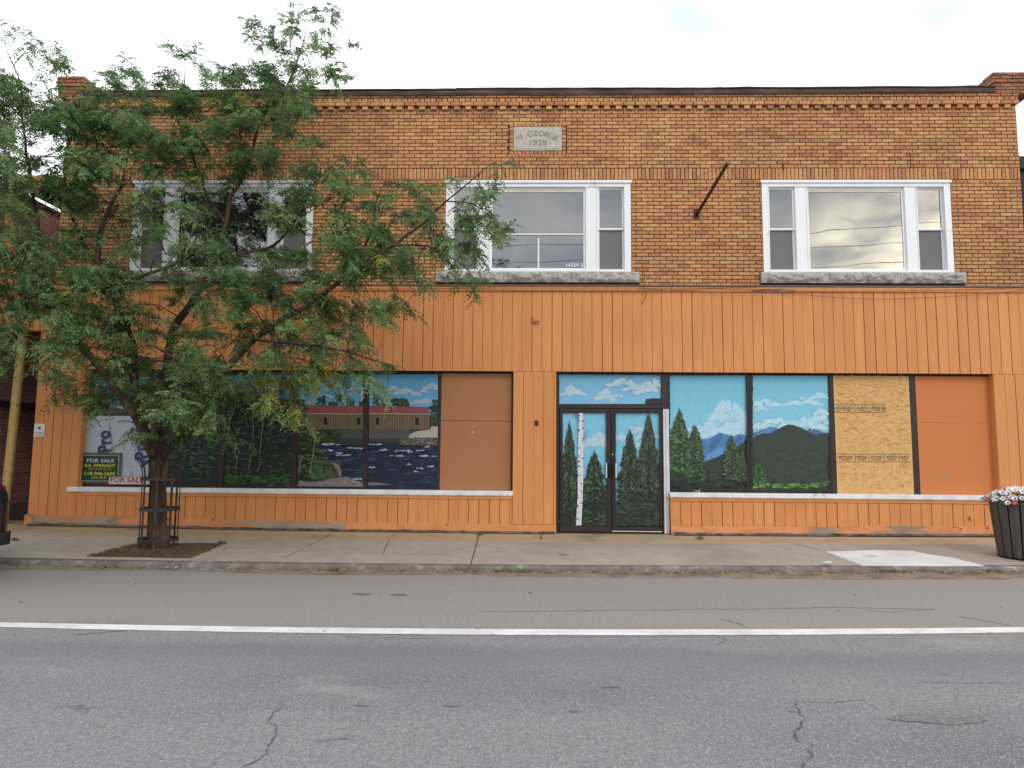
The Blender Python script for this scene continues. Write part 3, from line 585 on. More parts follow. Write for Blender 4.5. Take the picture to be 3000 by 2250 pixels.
# rock-faced granite sills, three stones each
for (a, b) in SILL:
    w = (b - a) / 3
    for i in range(3):
        x0, x1 = a + i * w + .003, a + (i + 1) * w - .003; z0, z1 = szz(4.496), ZW0 - .001; nx, nz_ = 36, 8; vs = []
        for ix in range(nx + 1):
            for iz in range(nz_ + 1):
                s, t = ix / nx, iz / nz_; edge = min(s * 8, (1 - s) * 8, t * 3.2, (1 - t) * 3.2, 1); p = Vector((x0 + s * (x1 - x0), 0, z0 + t * (z1 - z0)))
                rr = .5 + .6 * mnoise.noise(p * 7 + Vector((i * 3, 0, 0))) + .45 * mnoise.noise(p * 19)
                vs.append((p.x, YB - .055 - .085 * edge * max(0, rr), p.z))
        g = MB(); m_ = nz_ + 1; fs = [(ix * m_ + iz, (ix + 1) * m_ + iz, (ix + 1) * m_ + iz + 1, ix * m_ + iz + 1) for ix in range(nx) for iz in range(nz_)]
        g.add(vs, fs); g.box(x0, x1, YB - .0549, YB + .09, z0, z1)
        g.build('granite_sill', m_granite, B)

# ---------------------------------------------------------------- orange storefront
Y0 = 0.0; OX0, OX1 = -8.635, 8.75
def boards(mb, x0, x1, z0, z1, yf, pitch=.1735, gap=.007, start=None):
    x = x0 if start is None else start
    while x < x1 - .01:
        a, b = max(x, x0), min(x + pitch, x1)
        if b - a > .012:
            mb.box(a + gap / 2, b - gap / 2, yf + random.uniform(-.0015, .0015), yf + .018, z0, z1, bev=.003)
        x += pitch * random.uniform(.97, 1.03)
ZFB, ZFT = 2.937, 4.345
s = MB(); boards(s, OX0, OX1, ZFB, ZFT, Y0); s.build('upper_siding', m_orange, B)
s = MB(); s.box(OX0, OX1, .012, .088, ZFB + .001, ZFT + .08); s.build('siding_backing', m_groove, B)
s = MB(); xb = OX0
for xe in (-4.9, -1.2, 2.45, 5.1, OX1): s.box(xb, xe - .003, -.022, .012, ZFT + .001, ZFT + .088, bev=.003); xb = xe
fr_ = s.build('top_rail', m_orange, B)
s = MB(); s.box(OX0 - .01, OX1 + .01, -.04, YB + .006, ZFT + .0885, ZFT + .115, bev=.004); s.build('drip_cap', m_gutter, B)
# bare rotten wood on the rail right of centre
s = MB(); pts = [(600, 1343), (700, 1338), (790, 1336), (850, 1340), (880, 1352), (820, 1357), (700, 1356), (620, 1354)]
s.add([(*(lambda q: (q[0], -.0235, q[1]))(PF(1900 + a / 2.011, 180 + b / 2.011 + 1, -.0235)),) for a, b in pts], [tuple(range(len(pts)))[::-1]]); s.build('rotten_patch', mat('bare_wood', [(.4, lin((84, 60, 44))), (.55, lin((150, 130, 108)))], scale=14, stretch=(.4, 1, 2), rough=.9), fr_)
# pieces around the openings
ZB0, ZB1 = .345, .75
for a, b, c, p in ((OX0, -7.80, .36, .168), (-.277, .468, .33, .178), (7.90, OX1, .36, .178)): lw = MB(); boards(lw, a, b, c, 2.934, Y0, p); lw.build('pier_siding', m_orange, B)
for a, b, c, t in ((-7.80, -.28, .30, .742), (2.395, 7.90, .335, .745)): lw = MB(); boards(lw, a, b, c, t, Y0 + .003); lw.build('lower_siding', m_orange, B)
s = MB()
for a, b, t in ((OX0, -7.80, 2.934), (-.277, .468, 2.934), (7.90, OX1, 2.934)): s.box(a + .002, b - .002, .012, .30, .14, t - .001)
for a, b in ((-7.80, -.28), (2.395, 7.90)): s.box(a, b, .0155, .30, .14, .80)
s.build('storefront_base', m_groove, B)
for a, b, c in ((-7.802, -.279, .744), (2.394, 7.90, .747)): s = MB(); s.box(a, b, -.012, .0148, c, c + .056, bev=.003); s.build('apron_rail', m_orange, B)
# reveals (orange returns)
for a in (-7.80, 7.892): s = MB(); s.box(a, a + .008, .0, .16, .86, 2.934); s.build('reveal_board', m_orange, B)
# base boards, sections of different wear
def base_board(x0, x1, z1, y=-.02, m=m_orange_worn, lab=None):
    g = MB(); n = max(2, int((x1 - x0) / .25)); vs = []
    for i in range(n + 1):
        x = x0 + (x1 - x0) * i / n; zb = zf(x) - .01 + (.02 if abs(x - 4.5) < 3 else 0) * 0
        vs += [(x, y, zb), (x, y, z1 - .004), (x, y + .004, z1), (x, .05, z1)]
    g.add(vs, [(i * 4 + j, (i + 1) * 4 + j, (i + 1) * 4 + j + 1, i * 4 + j + 1) for i in range(n) for j in range(3)] + [(0, 1, 2, 3)[::1], tuple(n * 4 + j for j in (3, 2, 1, 0))])
    o = g.build('base_board', m, B)
    if lab: o['label'] = lab
m_bare = mat('bare_grey_board', [(.38, lin((150, 132, 112))), (.5, lin((166, 150, 132))), (.62, lin((190, 130, 86)))], scale=2.2, detail=7, rough=.9, stretch=(.5, 1, 3), bump=.3, bscale=22, dist=.004)
base_board(OX0 - .03, -8.53, .405, -.03); base_board(-8.527, -7.2, .378, -.024, m_bare, 'grey bare wood base board left of the tree'); base_board(-7.197, -5.2, .372); base_board(-5.197, -3.10, .343, -.02, m_bare, 'grey bare wood base board right of the tree')
m_base_or = mat('orange_base_board', [(.3, lin((204, 132, 82))), (.7, lin((218, 148, 98)))], scale=3, rough=.7, bump=.2, big=(4, .66, .70, lin((140, 88, 56))))
base_board(-3.097, .468, .325, -.024, m_base_or)
base_board(2.40, 5.19, .335, -.02); base_board(5.193, OX1, .368, -.02)
s = MB();
for a, b in ((-8.6, .45), (2.45, OX1)):
    n = 80; vs = []
    for i in range(n + 1):
        x = a + (b - a) * i / n; h = .025 + .03 * abs(mnoise.noise(Vector((x * 2.2, 4, 0)))) + .012 * mnoise.noise(Vector((x * 11, 4, 0)))
        vs += [(x, -.055, zf(x) - .002), (x, -.038, zf(x) + h), (x, -.015, zf(x) + h + .003)]
    s.add(vs, [(i * 3 + j, (i + 1) * 3 + j, (i + 1) * 3 + j + 1, i * 3 + j + 1) for i in range(n) for j in range(2)])
s.build('concrete_footing', mat('mossy_footing', [(.35, lin((60, 56, 48))), (.6, lin((112, 106, 96)))], scale=6, detail=8, rough=1, bump=.8, bscale=25), B)
# white window ledges
for (a, b, zz) in ((-7.95, -.268, .885), (2.385, 7.93, .888)):
    s = MB(); n = 5; xs_ = np.linspace(a, b, n + 1)
    s.box(a, b, -.05, .155, zz - .075, zz, bev=.006); s.box(a + .01, b - .01, -.035, .0, zz - .085, zz - .0752)
    s.build('window_ledge', m_sill, B)
# opening heads: recess shade painted as a black strip
YP = .14                                   # face of the glass and panels
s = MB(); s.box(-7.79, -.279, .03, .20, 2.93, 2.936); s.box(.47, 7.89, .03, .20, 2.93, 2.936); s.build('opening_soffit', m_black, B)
def Xp(u, y=YP, v=1265): return PF(u, v, y)[0]
ZT_P = szz(2.925) ; kp = (YP - CY) / -CY; ZP1 = CZ + (2.925 - CZ) * kp; ZP0 = CZ + (.868 - CZ) * kp
def mull(u0, u1, y=YP - .022, zb=None, zt=None, nm='mullion', mt=None):
    s = MB(); s.box(Xp(u0, y), Xp(u1, y), y, YP + .06, zb if zb is not None else ZP0 - .01, zt or ZP1 + .012, bev=.003); return s.build(nm, mt or m_bronze, B)
for a, b in ((236, 246), (441, 455), (645, 659), (857, 872), (1064, 1079), (1283, 1291), (1498, 1503), (2190, 2203), (2432, 2446), (2671, 2687), (2913, 2921)): mull(a, b)
s = MB(); s.box(-7.85, -.26, YP - .016, YP + .05, ZP1 - .035, ZP1 + .015); s.box(2.40, 7.95, YP - .016, YP + .05, ZP1 - .035, ZP1 + .015)
s.box(-7.85, -.26, YP - .016, YP + .05, ZP0 - .02, ZP0 + .03); s.box(2.40, 7.95, YP - .016, YP + .05, ZP0 - .02, ZP0 + .02); s.build('frame_rail', m_bronze, B)
s = MB(); s.box(-7.9, 8.0, YP + .07, YP + .09, .3, 3.2); s.build('backing_panel', m_black, B)

# ---- murals: paint strokes as thin layers of real paint on the panel
class Painter:
    def __init__(s, y, xf=lambda x, z: (x, z)): s.mb = MB(); s.y = y; s.y0 = y; s.xf = xf; s.step = .00003; s.clip = None
    def poly(s, pts, c, j=0.0, sub=0):
        s.y -= s.step; c = lin(c) if max(c) > 1.01 else c
        if j: f = 1 + random.uniform(-j, j); c = tuple(x * f for x in c)
        P = [s.xf(*p) for p in pts]
        if s.clip:
            P = [(min(max(p[0], s.clip[0]), s.clip[1]), min(max(p[1], s.clip[2]), s.clip[3])) for p in P]
        W_ = [PF(u, v, s.y) for u, v in P]
        s.mb.add([(x, s.y, z) for x, z in W_], [tuple(range(len(W_)))], 0, c)
    def dab(s, x, y, w, h, c, j=.1, n=7, rag=.35, rot=0):
        pts = []
        for i in range(n):
            a = 2 * math.pi * i / n; r = 1 + random.uniform(-rag, rag); px, py = w * r * math.cos(a), h * r * math.sin(a)
            pts.append((x + px * math.cos(rot) - py * math.sin(rot), y + px * math.sin(rot) + py * math.cos(rot)))
        s.poly(pts, c, j)
    def stroke(s, pts, w, c, j=0):
        for (a, b) in zip(pts[:-1], pts[1:]):
            dx, dy = b[0] - a[0], b[1] - a[1]; L_ = math.hypot(dx, dy) or 1; nx, ny = -dy / L_ * w, dx / L_ * w
            s.poly([(a[0] + nx, a[1] + ny), (b[0] + nx * .8, b[1] + ny * .8), (b[0] - nx * .8, b[1] - ny * .8), (a[0] - nx, a[1] - ny)], c, j)
    def cloud(s, x, y, w, h, c=(190, 208, 220), n=26):
        for i in range(n // 2):
            a = random.uniform(-1, 1); t = (1 - abs(a)); s.dab(x + a * w * 1.12, y - random.uniform(-.2, 1) * h * t ** .7 + h * .35 * abs(a), w * random.uniform(.16, .3), h * random.uniform(.16, .34), tuple(c[k] * .62 + (130, 190, 218)[k] * .38 for k in range(3)), .02, 12, .22)
        for i in range(n):
            a = random.uniform(-1, 1); t = (1 - abs(a)); s.dab(x + a * w, y - random.uniform(0, 1) * h * t ** .7 + h * .3 * abs(a), w * random.uniform(.10, .24), h * random.uniform(.14, .30), c, .025, 12, .22)
    def wash(s, x0, x1, y0, y1, ctop, cbot, n=10):
        for i in range(n):
            a, b = y0 + (y1 - y0) * i / n, y0 + (y1 - y0) * (i + 1) / n; f = (i + .5) / n
            s.poly([(x0, a), (x1, a), (x1, b + .5), (x0, b + .5)], tuple(ctop[k] * (1 - f) + cbot[k] * f for k in range(3)))
            s.y += s.step * .3
    def spruce(s, x, yt, yb, hw, dark=(34, 44, 36), mid=(52, 78, 50), lit=(74, 104, 62), n=160, slim=.0):
        H = yb - yt
        s.poly([(x, yt), (x + hw * .55, yt + H * .22), (x + hw * .88, yt + H * .5), (x + hw * .92, yb), (x - hw * .92, yb), (x - hw * .88, yt + H * .5), (x - hw * .55, yt + H * .22)], dark)
        s.stroke([(x, yt - H * .03), (x, yt + H * .1)], hw * .03, dark)
        n = int(n * 1.7)
        for i in range(n):
            t = (i + random.random()) / n; yy = yt + H * t; w = hw * (.10 + .98 * min(1, t * 2.1) ** .75) * (1 + .08 * math.sin(t * 46)); side = random.choice((-1, 1)); a = random.uniform(0, .85)
            xa = x + side * w * a; xb = x + side * w * min(1.05, a + random.uniform(.2, .4)); dy = H * .014 * random.uniform(.4, 1.6)
            th = H * .0085 * random.uniform(.6, 1.5); r = random.random(); c = dark if r < .40 else (mid if r < .78 else lit)
            s.poly([(xa, yy - th * 1.5), (xb, yy + dy), (xb - side * w * .05, yy + dy + th), (xa, yy + th)], c, .18)
    def edge(s, u0, u1, v0, v1, c=(38, 32, 33), w=3.2):
        s.xf = lambda a, b: (a, b); s.clip = None; s.y -= .0005
        def run(a, b, nx, ny):
            L_ = math.hypot(b[0] - a[0], b[1] - a[1]); n = int(L_ / 7); q = random.random() * 99; P0 = []; P1 = []
            for i in range(n + 1):
                t = i / n; x, y = a[0] + (b[0] - a[0]) * t, a[1] + (b[1] - a[1]) * t; k = w * (.75 + .9 * mnoise.noise(Vector((q + i * .45, 0, 0))) + .5 * mnoise.noise(Vector((q + i * 1.7, 3, 0))))
                P0.append((x - nx * 6, y - ny * 6)); P1.append((x + nx * max(k, .3), y + ny * max(k, .3)))
            for i in range(n): s.poly([P0[i], P1[i], P1[i + 1], P0[i + 1]], c); s.y += s.step
            s.y -= s.step * 2
        run((u0, v0), (u0, v1), 1, 0); run((u1, v0), (u1, v1), -1, 0); run((u0, v0), (u1, v0), 0, 1)
    def build(s, name, label): return s.mb.build(name, m_paint, B, colour=True, label=label)
SKY1, SKY2 = (110, 182, 210), (140, 204, 226)
z3 = lambda x, y: (1450 + x / 2.765, 1050 + y / 2.765)
z4 = lambda x, y: (2200 + x / 2.5525, 1050 + y / 2.5525)
z2 = lambda x, y: (650 + x / 2.4578, 1050 + y / 2.4578)
z1_ = lambda x, y: (x / 2.3707, 1000 + y / 2.3707)
zH = lambda x, y: (2200 + x / 4.74, 1100 + y / 4.74)
def quadp(P, u0, u1, v0=1094, v1=1450, c=(100, 100, 100)):
    s_ = P.xf; P.xf = lambda a, b: (a, b); P.poly([(u0, v0), (u1, v0), (u1, v1), (u0, v1)], c); P.xf = s_
BLK = (40, 34, 34)
# big mural right of the door: spruces, blue hills
P = Painter(YP, z3); P.clip = None
quadp(P, 1952, 2196, 1092, 1446, BLK)
P.clip = (1960.5, 2189.5, 1099, 1441)
P.wash(1410, 2045, 128, 1100, SKY1, (150, 206, 224), 12)
for x, y, w, h in [(1900, 470, 150, 120), (1850, 400, 60, 60), (1750, 620, 180, 90), (1960, 560, 120, 120), (1620, 600, 110, 60), (1850, 620, 200, 70)]: P.cloud(x, y, w, h, (172, 208, 222), 26)
P.poly([(1410, 1100), (1410, 760), (1560, 680), (1640, 652), (1720, 655), (1820, 600), (1860, 610), (1940, 632), (1975, 612), (2050, 622), (2050, 1100)], (76, 122, 170))
P.poly([(1730, 700), (1820, 604), (1850, 640), (1800, 700), (1740, 790)], (62, 106, 152)); P.poly([(1900, 700), (1980, 616), (2010, 640), (1980, 700)], (62, 104, 150)); P.poly([(1640, 830), (1800, 730), (1960, 690), (1900, 760), (1700, 830)], (92, 142, 188))
P.poly([(1410, 1100), (1560, 930), (1700, 835), (1800, 800), (1900, 745), (2000, 690), (2060, 650), (2060, 1100)], (48, 56, 50))
P.poly([(1410, 1100), (1410, 900), (1640, 890), (1800, 930), (1950, 980), (2060, 1010), (2060, 1100)], (38, 48, 40))
for i in range(200):
    x = random.uniform(1410, 2050); P.dab(x, random.uniform(880 + (x - 1410) * .16, 1085), random.uniform(10, 34), random.uniform(3, 8), random.choice([(50, 74, 50), (62, 92, 56), (36, 46, 40), (34, 42, 38), (46, 64, 46), (40, 54, 42)]), .15, 7, .4, -.15)
P.spruce(1495, 415, 940, 85, (44, 60, 46), (70, 104, 66), (98, 132, 80), 190); P.spruce(1620, 540, 960, 75, (44, 58, 46), (64, 96, 62), (92, 124, 76), 170)
P.spruce(1915, 625, 980, 62, (44, 56, 46), (70, 98, 60), (104, 126, 76), 140); P.spruce(2000, 740, 1000, 45, (44, 56, 46), (64, 92, 58), (96, 116, 70), 110)
for i in range(60): P.dab(random.uniform(1430, 2040), random.uniform(1010, 1090), random.uniform(20, 50), random.uniform(5, 12), (32, 36, 36), .12)
P.dab(1635, 1076, 32, 5, (150, 156, 160), .05); P.dab(1655, 1068, 8, 8, (170, 176, 180), .05)
P.edge(1960.5, 2190, 1097, 1441)
P.build('mural_panel', 'mural panel of green spruces before blue hills right of the door')
# second mural panel: dark mountain
P = Painter(YP, z4); quadp(P, 2198, 2440, 1092, 1446, BLK); P.clip = (2203.5, 2431, 1099, 1441)
P.wash(0, 620, 120, 1010, SKY1, (158, 208, 224), 12); P.xf = zH
for x, y, w, h in [(200, 400, 200, 70), (150, 470, 80, 50), (750, 380, 220, 80), (950, 300, 120, 60), (560, 400, 120, 40), (350, 700, 260, 110), (700, 700, 300, 120), (950, 640, 160, 160), (100, 720, 120, 80), (980, 520, 100, 60)]: P.cloud(x, y, w, h, (176, 210, 222), 24)
P.poly([(0, 1600), (0, 805), (120, 770), (270, 710), (400, 740), (480, 800), (780, 800), (885, 738), (960, 775), (1040, 800), (1080, 790), (1150, 800), (1150, 1600)], (66, 106, 150))
P.poly([(60, 830), (265, 712), (330, 740), (250, 790), (160, 830)], (84, 130, 176))
P.poly([(0, 1620), (0, 880), (90, 830), (170, 802), (280, 802), (350, 762), (440, 710), (520, 678), (600, 690), (700, 730), (800, 775), (860, 810), (910, 828), (960, 805), (1040, 795), (1160, 830), (1160, 1620)], (48, 60, 52))
for i in range(170): P.dab(random.uniform(30, 1120), random.uniform(950, 1500), random.uniform(40, 120), random.uniform(14, 40), random.choice([(46, 60, 54), (50, 64, 58), (44, 56, 50), (52, 66, 56)]), .06, 8, .4, random.uniform(-.5, .5))
P.dab(820, 770, 16, 32, (96, 96, 84), .05); P.dab(822, 742, 10, 12, (70, 90, 84), .05)
P.spruce(100, 1200, 1560, 90, (40, 62, 42), (70, 112, 62), (96, 140, 78), 150)
for i in range(120):
    x = random.uniform(30, 1140); y = 1530 - (60 * max(0, (x - 850) / 280)) + random.uniform(-22, 34); P.dab(x, y, random.uniform(18, 50), random.uniform(7, 16), random.choice([(84, 122, 58), (112, 140, 62), (66, 108, 58), (60, 92, 52)]), .12)
for i in range(50): P.dab(random.uniform(30, 1140), random.uniform(1580, 1612), random.uniform(30, 60), 12, (42, 44, 42), .1)
for x in (300, 335, 1050, 1075): P.stroke([(x, 1460), (x, 1510)], 5, (46, 64, 44))
P.edge(2203, 2432, 1097, 1441)
P.build('mural_panel', 'mural panel of a dark green mountain under pale clouds')
# transom above the door
YD = .10
P = Painter(YD + .02, z3); quadp(P, 1632, 1944, 1092, 1188, BLK); P.clip = (1637, 1940, 1098, 1183.5)
P.wash(515, 1360, 128, 372, (104, 166, 200), (126, 186, 220), 8)
for x, y, w, h in [(640, 280, 90, 40), (610, 240, 30, 40), (890, 320, 80, 60), (900, 280, 50, 40), (980, 310, 60, 20), (1030, 205, 110, 45), (1130, 250, 90, 30), (1240, 260, 90, 80), (1290, 215, 60, 50)]: P.cloud(x, y, w, h, (176, 198, 208), 26)
P.poly([(1218, 372), (1222, 330), (1280, 322), (1362, 324), (1362, 372)], (48, 42, 46))
P.edge(1637, 1940, 1096, 1183, w=2)
P.build('transom_panel', 'long painted panel of blue sky and clouds over the door')
# left opening murals -----------------------------------------------
P = Painter(YP, z2); quadp(P, 1071, 1290, 1092, 1446, BLK); P.clip = (1079, 1283, 1097, 1436)
P.wash(1060, 1570, 100, 420, (84, 148, 190), (112, 172, 206), 7)
def bridge_sky(P, cl, trees):
    for x, y, w, h in cl: P.cloud(x, y, w, h, (166, 182, 188), 18)
    for x, y, w in trees:
        for i in range(26): P.dab(x + random.uniform(-w, w) * .8, 345 - random.uniform(0, 1) * (345 - y) * (1), w * .32, 9, random.choice([(44, 66, 50), (58, 78, 50), (38, 56, 46)]), .12)
bridge_sky(P, [(1230, 225, 50, 30), (1330, 245, 80, 34), (1410, 265, 30, 12), (1510, 215, 60, 34), (1450, 240, 30, 14), (1420, 320, 70, 22), (1480, 310, 50, 20), (1195, 290, 40, 20), (1100, 280, 30, 14)], [(1115, 260, 34), (1170, 290, 24), (1275, 290, 60), (1320, 315, 30), (1545, 300, 30)])
def water(P, x0, x1):
    P.poly([(x0, 600), (x1, 625), (x1, 945), (x0, 945)], (24, 34, 56))
    for i in range(110): P.dab(random.uniform(x0, x1), random.uniform(620, 935), random.uniform(20, 60), random.uniform(3, 8), random.choice([(34, 52, 88), (20, 28, 48), (44, 66, 104), (26, 42, 74), (18, 24, 40)]), .15)
def bridge(P, x0, x1, wins):
    P.poly([(x0, 334 + (x0 - 600) * .018), (min(x1, 1475), 334 + (min(x1, 1475) - 600) * .018), (min(x1, 1505), 398), (x0, 394)], (138, 76, 76))
    P.poly([(x0, 394), (min(x1, 1505), 399), (min(x1, 1505), 404), (x0, 400)], (170, 160, 158))
    P.poly([(x0, 400), (min(x1, 1503), 404), (min(x1, 1498), 512), (x0, 510)], (74, 62, 50))
    x = x0 + 4
    while x < min(x1, 1500) - 6: P.poly([(x, 402), (x + 7, 402), (x + 7, 510), (x, 510)], (124, 108, 86), .15); x += 12
    for a in wins: P.poly([(a, 428), (a + 25, 428), (a + 25, 478), (a, 478)], (22, 20, 22))
def foam(P, L_):
    for x, y, w in L_:
        for i in range(7): P.dab(x + random.uniform(-w, w) * .8, y + random.uniform(-4, 4), w * .25, random.uniform(2, 5), (170, 184, 196), .08)
P.poly([(1060, 420), (1570, 420), (1570, 620), (1060, 600)], (58, 62, 62))
P.poly([(1060, 505), (1350, 505), (1350, 575), (1060, 578)], (84, 84, 86))
P.poly([(1505, 420), (1530, 400), (1570, 420), (1570, 500), (1500, 500)], (46, 66, 52))
for i in range(60): P.dab(random.uniform(1500, 1570), random.uniform(330, 490), 14, 9, random.choice([(44, 66, 50), (62, 84, 56), (36, 52, 44)]), .15)
P.poly([(1345, 575), (1350, 548), (1400, 525), (1500, 512), (1510, 490), (1570, 490), (1570, 575)], (172, 170, 160))
bridge(P, 1060, 1600, [1110, 1392])
water(P, 1060, 1570)
P.poly([(1265, 622), (1330, 580), (1380, 570), (1570, 570), (1570, 626)], (84, 78, 74))
for i in range(60): P.dab(random.uniform(1290, 1560), random.uniform(578, 618), 9, 4, random.choice([(140, 130, 122), (66, 62, 62), (110, 100, 96)]), .1)
foam(P, [(1100, 618, 60), (1140, 660, 60), (1260, 703, 60), (1300, 665, 60), (1430, 662, 36), (1475, 636, 24), (1470, 703, 90), (1500, 776, 30), (1425, 790, 30), (1350, 762, 20), (1080, 785, 26), (1400, 815, 20), (1355, 675, 18)])
P.poly([(1050, 893), (1130, 895), (1230, 910), (1050, 915)], (112, 108, 106))
P.build('mural_panel', 'mural panel of a red-roofed covered bridge end over dark blue river')
P = Painter(YP, z2); quadp(P, 864, 1072, 1092, 1446, BLK); P.clip = (872, 1064, 1097, 1436)
P.wash(530, 1060, 100, 420, (84, 146, 188), (104, 162, 196), 7)
bridge_sky(P, [(830, 190, 40, 30), (780, 225, 40, 20), (960, 225, 60, 22), (890, 260, 40, 20), (750, 275, 50, 20), (660, 240, 50, 20), (690, 300, 40, 16)], [(715, 275, 40), (845, 262, 26), (800, 320, 30), (925, 295, 30), (1015, 300, 26), (575, 300, 30)])
P.poly([(530, 400), (1060, 400), (1060, 640), (530, 640)], (44, 60, 46)); P.poly([(850, 515), (1060, 515), (1060, 578), (850, 572)], (72, 74, 74))
bridge(P, 600, 1100, [735, 972]); water(P, 690, 1070)
P.poly([(850, 575), (1060, 578), (1060, 604), (850, 600)], (52, 54, 54))
foam(P, [(800, 618, 90), (760, 662, 50), (860, 682, 40), (890, 695, 70), (960, 645, 70), (970, 868, 50)])
for i in range(420):
    x = random.uniform(535, 840); y = random.uniform(330, 870)
    if y > 590 and x > 700 + (y - 600) * .5: continue
    if 330 < y < 515 and x > 605: continue
    P.dab(x, y, random.uniform(8, 26), random.uniform(5, 13), random.choice([(34, 50, 36), (52, 78, 44), (66, 100, 52), (40, 58, 42), (78, 86, 50), (28, 38, 32)]), .2)
for i in range(90): P.dab(random.uniform(640, 860), random.uniform(740, 870), random.uniform(10, 26), random.uniform(5, 12), random.choice([(58, 76, 46), (86, 84, 60), (48, 92, 52), (70, 74, 56)]), .2)
P.poly([(530, 912), (560, 890), (700, 885), (830, 860), (900, 850), (960, 880), (1010, 900), (1060, 905), (1060, 925), (530, 920)], (122, 112, 108)); P.poly([(790, 750), (830, 760), (855, 800), (862, 850), (840, 850), (830, 800)], (130, 118, 104))
for i in range(40): P.dab(random.uniform(560, 1040), random.uniform(880, 910), 22, 4, random.choice([(140, 130, 126), (90, 86, 88)]), .1)
for a in ([(635, 830), (660, 660), (675, 560), (665, 520)], [(675, 560), (700, 510), (735, 465)], [(672, 545), (650, 520), (620, 480)], [(552, 835), (565, 750), (580, 700)]): P.stroke(a, 2.6, (146, 138, 116))
P.build('mural_panel', 'mural panel of a covered bridge with river bank and pale sapling')
def forest(P, x0, x1, y0, y1, n, pal):
    for i in range(int(n * 1.9)): P.dab(random.uniform(x0, x1), random.uniform(y0, y1), random.uniform(5, 22), random.uniform(3, 9), random.choice(pal), .22, 7, .4)
DG = [(24, 32, 28), (34, 46, 36), (42, 60, 42), (52, 74, 46), (30, 38, 36), (46, 52, 44), (62, 88, 50), (26, 30, 30)]
P = Painter(YP, z2); quadp(P, 652, 866, 1092, 1446, BLK); P.clip = (659, 857, 1097, 1436)
P.poly([(0, 100), (540, 100), (540, 300), (0, 300)], (64, 108, 140)); P.poly([(0, 250), (540, 300), (540, 945), (0, 945)], (32, 42, 36)); forest(P, 10, 520, 210, 930, 520, DG); forest(P, 60, 520, 480, 620, 60, [(66, 70, 72), (52, 58, 58)])
forest(P, 10, 480, 840, 900, 60, [(56, 92, 44), (48, 80, 42)])
for a in ([(45, 545), (60, 440), (100, 330)], [(60, 440), (40, 380)], [(110, 560), (100, 500)], [(110, 560), (125, 500)], [(225, 560), (225, 400)], [(275, 685), (285, 540), (310, 405)], [(100, 800), (110, 720), (90, 665)], [(110, 720), (130, 660)], [(190, 800), (210, 700), (240, 670)], [(255, 810), (285, 745)]): P.stroke(a, 2.6, (122, 122, 102))
P.build('mural_panel', 'mural panel of dark forest with thin pale saplings')
P = Painter(YP, z1_); quadp(P, 448, 652, 1092, 1446, BLK); P.clip = (455, 645, 1097, 1434)
P.poly([(1060, 200), (1560, 200), (1560, 1010), (1060, 1010)], (30, 40, 38)); forest(P, 1080, 1540, 230, 960, 330, DG); forest(P, 1160, 1480, 700, 920, 60, [(50, 78, 66), (62, 96, 78), (44, 66, 58)])
P.poly([(1200, 420), (1500, 400), (1506, 640), (1470, 655), (1420, 640), (1370, 662), (1300, 650), (1200, 660)], (146, 182, 120))
P.stroke([(1200, 660), (1300, 650), (1370, 662), (1420, 640), (1470, 655), (1506, 640)], 3, (30, 36, 30))
P.build('mural_panel', 'mural panel with pale green map shape on dark forest behind the tree')
# left-most window: dark glass, teal sign, house wrap sheet
P = Painter(YP, z1_); quadp(P, 240, 448, 1092, 1446, (44, 42, 44)); P.clip = (246, 441, 1097, 1436)
P.poly([(540, 200), (1050, 200), (1050, 1010), (540, 1010)], (50, 48, 50))
P.poly([(600, 215), (1040, 215), (1040, 480), (600, 515)], (76, 74, 76))
ring = [(650, 330), (690, 400), (760, 455), (850, 470), (930, 440), (990, 330), (1070, 290), (1060, 250), (980, 245), (900, 250), (700, 250)]
P.poly(ring, (176, 160, 136)); P.poly([(672, 330), (700, 392), (765, 440), (850, 455), (925, 425), (985, 320), (1050, 290), (1045, 262), (980, 258), (900, 262), (715, 265)], (36, 128, 142))
P.poly([(592, 518), (1050, 518), (1050, 985), (560, 985)], (184, 194, 202))
for i in range(40): P.dab(random.uniform(600, 1040), random.uniform(530, 970), random.uniform(20, 60), random.uniform(6, 30), (178, 188, 197), .04)
for a in ([(905, 985), (905, 870)], [(920, 985), (920, 900)]): P.stroke(a, 2, (110, 118, 126))
pw = P.build('window_pane', 'dark window pane with a white house wrap sheet and teal sign behind it')
t = MB()
def wrap_text(txt, a, b, size, rot, bold, c, dy=.022, width=None): x, z = PF(*z1_(a, b), YP - dy); put_text(t, txt, x, z, YP - dy, size, lin(c), bold, rot, width, align='LEFT')
wrap_text('Pro', 772, 768, .33, R(99), .011, (52, 66, 100), width=.38); t.build('wrap_lettering', m_flat, pw, colour=True); t = MB(); wrap_text('yPro', 1040, 860, .33, R(104), .011, (52, 72, 104), width=.56)
wrap_text('WEATHER RESISTANT BARRIER', 786, 760, .036, R(101), 0, (96, 106, 128)); wrap_text('WEATHER RESISTANT BARRIER', 1030, 770, .036, R(104), 0, (96, 106, 128))
wrap_text('PRIMO', 775, 680, .03, R(90), 0, (120, 130, 146))
t.build('wrap_lettering', m_flat, pw, colour=True)

